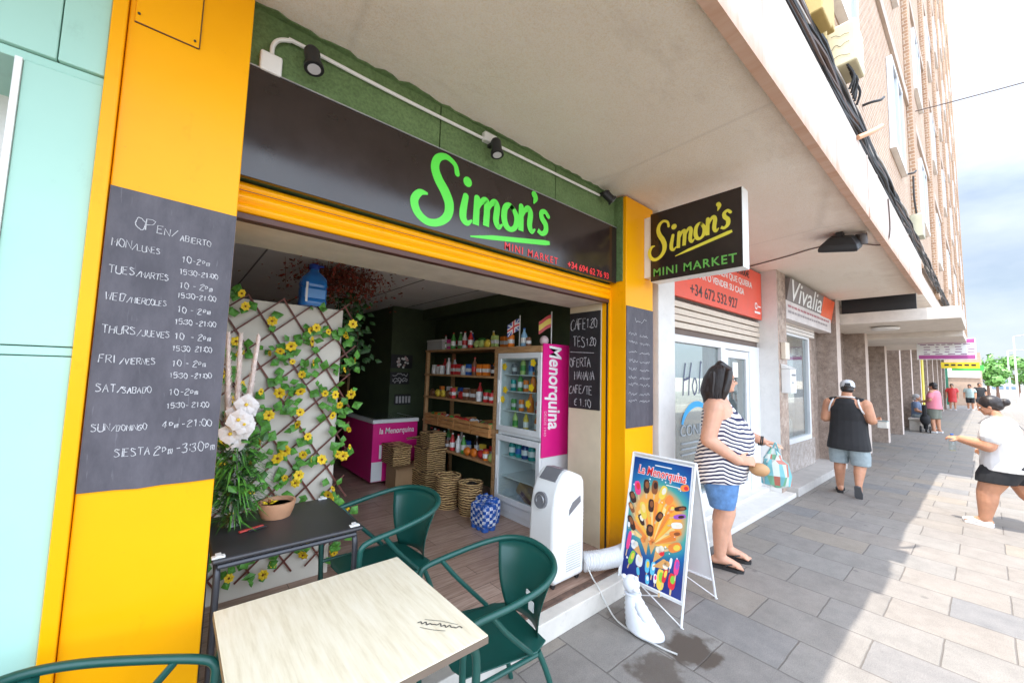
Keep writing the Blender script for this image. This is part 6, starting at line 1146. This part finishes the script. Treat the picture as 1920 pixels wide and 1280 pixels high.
mb.tube([P(-.02 + .085 * math.cos(a), .10 * math.sin(a), 1.375 - .012 * math.cos(a)) for a in [2 * PI * j / 20 for j in range(20)]], .010, 8, closed=True); mb.build('white_trim', WHITEC, pm, smooth=True)
mb = MB()
for s, df in ((1, .04), (-1, .01)): orings(mb, T, [(.43, df, .115, .108, s * .125), (.55, df * .8, .13, .118, s * .12), (.68, 0, .145, .118, s * .105), (.76, -.01, .13, .11, s * .09)])
voxel(mb, 'grey_shorts', GREYC, pm, .009, 2)
mb = MB(); sandal(mb, T, .06, .13, .25); mb.build('sandal', RUBBER, pm)
mb = MB(); M_ = T @ Matrix.Translation((-.165, -.13, .135)) @ Matrix.Rotation(math.radians(66), 4, 'Y'); mb.prism([M_ @ Vector((x, y, -.028)) for x, y in ((-.06, -.035), (-.07, 0), (-.06, .035), (0, .038), (.09, .048), (.14, .03), (.15, 0), (.13, -.035), (.05, -.046), (0, -.038))], M_.to_3x3() @ Vector((0, 0, -.022))); mb.build('sandal', C_('sole_grey', (.09, .09, .095), .8), pm)
mb = MB(); mb.box(-.015, .10, -.05, .05, -.09, .0, 0, T @ Matrix.Translation((.17, -.34, 1.06))); mb.box(-.02, .105, -.055, .055, .001, .012, 1, T @ Matrix.Translation((.17, -.34, 1.06))); tag(mb.build('takeaway_box', [C_('clear_tub', (.6, .6, .55), .3), C_('tub_lid', (.2, .25, .25))], bevel=.004), 'small tub with a dark lid carried by the man in the black shirt', 'tub')
# --- woman in white in the sun
k = .88; T = local((7.24, -.26, 0), (.22, .97)) @ Matrix.Diagonal((k, k, k, 1)); P = T_(T); Q = T.to_3x3()
pa = thing('person', 'woman in a white T-shirt and black shorts striding through the sun at the right edge', 'person', (7.24, -.26, 0)); mb = MB()
mb.chain([P(.03, .10, .80), P(.16, .12, .46), P(.17, .12, .33), P(.20, .12, .09)], [.15, .092, .085, .05], 0, 14); foot(mb, P, T, .22, .12, 0)
mb.chain([P(-.03, -.10, .80), P(-.13, -.12, .47), P(-.28, -.12, .36), P(-.44, -.12, .26)], [.15, .092, .08, .048], 0, 14); mb.chain([P(-.44, -.12, .26), P(-.47, -.12, .20), P(-.43, -.12, .11), P(-.40, -.12, .07)], [.046, .042, .036, .03], 0, 10)
orings(mb, T, [(.74, 0, .17, .20), (.92, .02, .185, .21), (1.08, .05, .18, .205), (1.22, .05, .16, .195), (1.33, .04, .12, .19), (1.39, .05, .08, .12), (1.43, .07, .056, .06), (1.50, .09, .053, .056)])
mb.chain([P(.04, .215, 1.30), P(.10, .29, 1.05), P(.34, .25, 1.10)], [.088, .068, .042], 0, 14); handm(mb, P(.34, .25, 1.10), Q @ Vector((1, -.05, .15)), Q @ Vector((0, .5, 1)), .95, .7)
mb.chain([P(.04, -.21, 1.30), P(.0, -.27, 1.03), P(.18, -.24, .95)], [.085, .066, .042], 0, 14); handm(mb, P(.18, -.24, .95), Q @ Vector((1, .1, -.3)), Q @ Vector((0, -1, .2)), .95, .6, -1)
A, M3 = headm(mb, P(.13, 0, 1.545), Q @ Vector((1, .18, -.32)), .97 * k); voxel(mb, 'body', SKIN2, pa, .008); eyes(A, M3, .97 * k, pa)
mb = MB(); mb.ell(A(-.03, 0, .045), (.108 * k, .092 * k, .10 * k), 0, 16, 10, M3); mb.ell(A(-.07, 0, -.005), (.07 * k, .078 * k, .07 * k), 0, 14, 8, M3); mb.ell(A(-.155, 0, .02), (.05 * k, .045 * k, .05 * k), 0, 12, 8, M3); voxel(mb, 'hair', HAIR, pa, .008, 2)
mb = MB(); orings(mb, T, [(.74, .0, .235, .285), (.84, .01, .228, .27), (.94, .02, .212, .24), (1.08, .05, .20, .222), (1.22, .05, .178, .212), (1.33, .04, .138, .20), (1.39, .045, .10, .135), (1.42, .05, .075, .085)])
for s in (1, -1): mb.chain([P(.04, s * .17, 1.32), P(.05, s * .225, 1.29), P(.07, s * .265, 1.17)], [.09, .106, .10], 0, 12)
voxel(mb, 'white_shirt', WHITEC, pa, .009, 3)
mb = MB()
for s, df in ((1, .06), (-1, -.06)): orings(mb, T, [(.58, df * 1.5, .178, .158, s * .115), (.68, df, .20, .165, s * .11), (.80, 0, .21, .165, s * .10), (.88, 0, .19, .15, s * .08)])
voxel(mb, 'black_shorts', BLACKC, pa, .009, 2)
for f_, l_, M_ in ((.22, .12, T), (0, 0, T @ Matrix.Translation((-.44, -.12, .22)) @ Matrix.Rotation(math.radians(60), 4, 'Y'))):
    mb = MB(); W_ = M_ @ Matrix.Translation((f_, l_, 0)) if f_ else M_; mb.chain([W_ @ Vector((-.05, 0, .045)), W_ @ Vector((.06, 0, .045)), W_ @ Vector((.15, 0, .035))], [.043, .045, .034], 0, 10); mb.prism([W_ @ Vector((x, y, .002)) for x, y in ((-.09, -.04), (-.09, .04), (.05, .05), (.15, .045), (.19, 0), (.15, -.045), (.05, -.05))], W_.to_3x3() @ Vector((0, 0, .025))); mb.build('shoe', C_('white_shoe', (.65, .63, .62), .6), pa, smooth=True)
mb = MB(); mb.tube(catmull([P(.20, .14, 1.32), P(.08, .05, 1.435), P(-.06, -.06, 1.36), P(-.15, -.14, 1.20), P(-.13, -.225, 1.0)], 5), .012, 6, flat=.4); mb.build('bag_strap', C_('grey_strap', (.15, .14, .14), .7), pa)
mb = MB(); W_ = T @ Matrix.Translation((.43, .22, .93)); mb.lathe([(.034, 0), (.038, .02), (.038, .15), (.016, .19), (.016, .21)], (0, 0, 0), 14, 0, W_); mb.lathe([(.018, .21), (.018, .225)], (0, 0, 0), 12, 1, W_); tag(mb.build('water_bottle', [GLASS, BLU], smooth=True), 'clear water bottle held by the woman in the white T-shirt', 'bottle')
# --- people further down the arcade
def passer(label, x, y, fwd, H, top, bottom, zt_top=.78, zb=.45, skirt=False, hairm=HAIR, arms=0, hat=None, skin=SKIN2, bulk=1., sit=False):
    k = H / 1.66; T = local((x, y, 0), fwd) @ Matrix.Diagonal((k, k, k, 1)); P = T_(T); t = thing('person', label, 'person', (x, y, 0)); mb = MB(); b = bulk; dz = -.38 if sit else 0
    for s in (1, -1):
        if sit: mb.chain([P(0, s * .09, .50), P(.40, s * .11, .50), P(.40, s * .12, .08)], [.10, .07, .042], 0, 10)
        else: mb.chain([P(0, s * .09, .84), P(.03 * s, s * .10, .46), P(.03 * s - .03, s * .10, .09)], [.10 * b, .065 * b, .042], 0, 10)
        fx = .40 if sit else .03 * s - .03; mb.chain([P(fx - .04, s * .11, .045), P(fx + .13, s * .115, .03)], [.04, .03], 0, 8)
        sh = P(-.02, s * .19 * b, 1.34 + dz)
        el, wr = (P(.0, s * .27, 1.08 + dz), P(.20, s * .16, 1.02 + dz)) if arms == 0 else (P(-.02, s * .25 * b, 1.08 + dz), P(.05, s * .25 * b, .84 + dz))
        mb.chain([sh, el, wr, wr + (wr - el).normalized() * .1], [.06 * b, .05, .034, .026], 0, 10)
    orings(mb, T, [(.76 + dz, 0, .13 * b, .17 * b), (1.0 + dz, .01, .13 * b, .165 * b), (1.2 + dz, 0, .125 * b, .18 * b), (1.34 + dz, -.02, .10, .18 * b), (1.42 + dz, -.01, .052, .055), (1.50 + dz, 0, .05, .052)])
    A, M3 = headm(mb, P(.02, 0, 1.54 + dz), T.to_3x3() @ Vector((1, 0, 0)), .95 * k); voxel(mb, 'body', skin, t, .014, 2)
    mb = MB(); mb.ell(A(-.03, 0, .035), (.11 * k, .088 * k, .10 * k), 0, 12, 8, M3); mb.ell(A(-.06, 0, -.05), (.07 * k, .075 * k, .08 * k), 0, 12, 8, M3); mb.build('hair' if hat is None else 'cap', hat or hairm, t, smooth='all')
    mb = MB(); orings(mb, T, [(zt_top + dz, 0, .165 * b, .20 * b), (1.0 + dz, .01, .155 * b, .19 * b), (1.2 + dz, 0, .145 * b, .20 * b), (1.34 + dz, -.02, .12, .19 * b), (1.40 + dz, -.01, .07, .08)])
    for s in (1, -1): mb.chain([P(-.02, s * .18 * b, 1.33 + dz), P(-.01, s * .235 * b, 1.19 + dz)], [.075, .07], 0, 8)
    voxel(mb, 'shirt', top, t, .016, 2); mb = MB()
    if sit:
        for s in (1, -1): mb.chain([P(-.02, s * .09, .50), P(.34, s * .11, .50)], [.118, .09], 0, 10)
    elif skirt: orings(mb, T, [(zb, 0, .18 * b, .21 * b), (.7, 0, .165 * b, .195 * b), (.86, 0, .14 * b, .18 * b)])
    else:
        for s in (1, -1): orings(mb, T, [(zb, .02 * s, .10 * b, .095 * b, s * .10), (.7, .01, .125 * b, .11 * b, s * .095), (.86, 0, .14 * b, .11 * b, s * .08)])
    voxel(mb, 'skirt' if skirt else 'shorts', bottom, t, .016, 2)
    for s in (1, -1):
        fx = .40 if sit else .03 * s - .03; mb = MB(); mb.prism([P(fx + a, s * .113 + c, .002) for a, c in ((-.08, -.04), (-.08, .04), (.06, .05), (.17, .03), (.17, -.03), (.06, -.05))], T.to_3x3() @ Vector((0, 0, .05))); mb.build('shoe', WHITEC if not sit else RUBBER, t)
    return t
def SP(s, t): return (s + TILT * t, t - TILT * s)
x, y = SP(19.35, 1.16); passer('woman in a pink top and grey shorts standing by the bench in the arcade', x, y, (.3, 1), 1.66, C_('pink_top', (.70, .22, .28), .85), C_('olive_grey', (.16, .17, .14), .85), bulk=1.15)
x, y = SP(20.0, 1.62); passer('person in a blue grey shirt sitting on the bench in the arcade', x, y, (0, -1), 1.6, C_('slate_shirt', (.16, .22, .34), .85), GREYC, sit=True, hairm=C_('grey_hair', (.4, .39, .38), .7))
x, y = SP(38.0, 1.45); passer('person in a bright red dress walking far down the arcade', x, y, (-1, 0), 1.66, RED, RED, skirt=True, zb=.5, arms=1)
x, y = SP(39.8, .74); passer('person in a pale green top at the left of the far pair', x, y, (-1, .1), 1.66, C_('pale_teal_top', (.35, .45, .43), .85), BLACKC, arms=1)
x, y = SP(40.7, .32); passer('tall person in black at the right of the far pair', x, y, (-1, -.2), 1.78, BLACKC, C_('dark_grey_short', (.06, .06, .065), .85), arms=1)
bn = thing('bench', 'low pale stone bench against the arcade wall under the sitting person', 'bench', (20.0, 1.3, 0), street=True); mb = MB(); mb.box(19.4, 20.7, 1.45, 1.80, .36, .42); mb.build('seat', CONC, bn, street=True, bevel=.01)
for s in (19.5, 20.45):
    mb = MB(); mb.box(s, s + .15, 1.5, 1.78, 0, .36); mb.build('leg', CONC, bn, street=True)
dg = thing('pushchair', 'black folded pushchair in front of the sitting person', 'pushchair', (19.0, 1.35, 0), street=True); mb = MB(); mb.tube(catmull([(18.9, 1.36, .9), (19.0, 1.36, .6), (19.1, 1.36, .35), (19.2, 1.36, .12)], 4), .06, 8); mb.ell((19.08, 1.36, .42), (.14, .13, .2)); mb.build('seat', BLACKC, dg, street=True, smooth=True)
for s, t in ((18.95, 1.25), (18.95, 1.47), (19.25, 1.36)):
    mb = MB(); mb.cyl((s, t - .02, .11), (s, t + .02, .11), .11, seg=14); mb.build('wheel', RUBBER, dg, street=True, smooth=True)
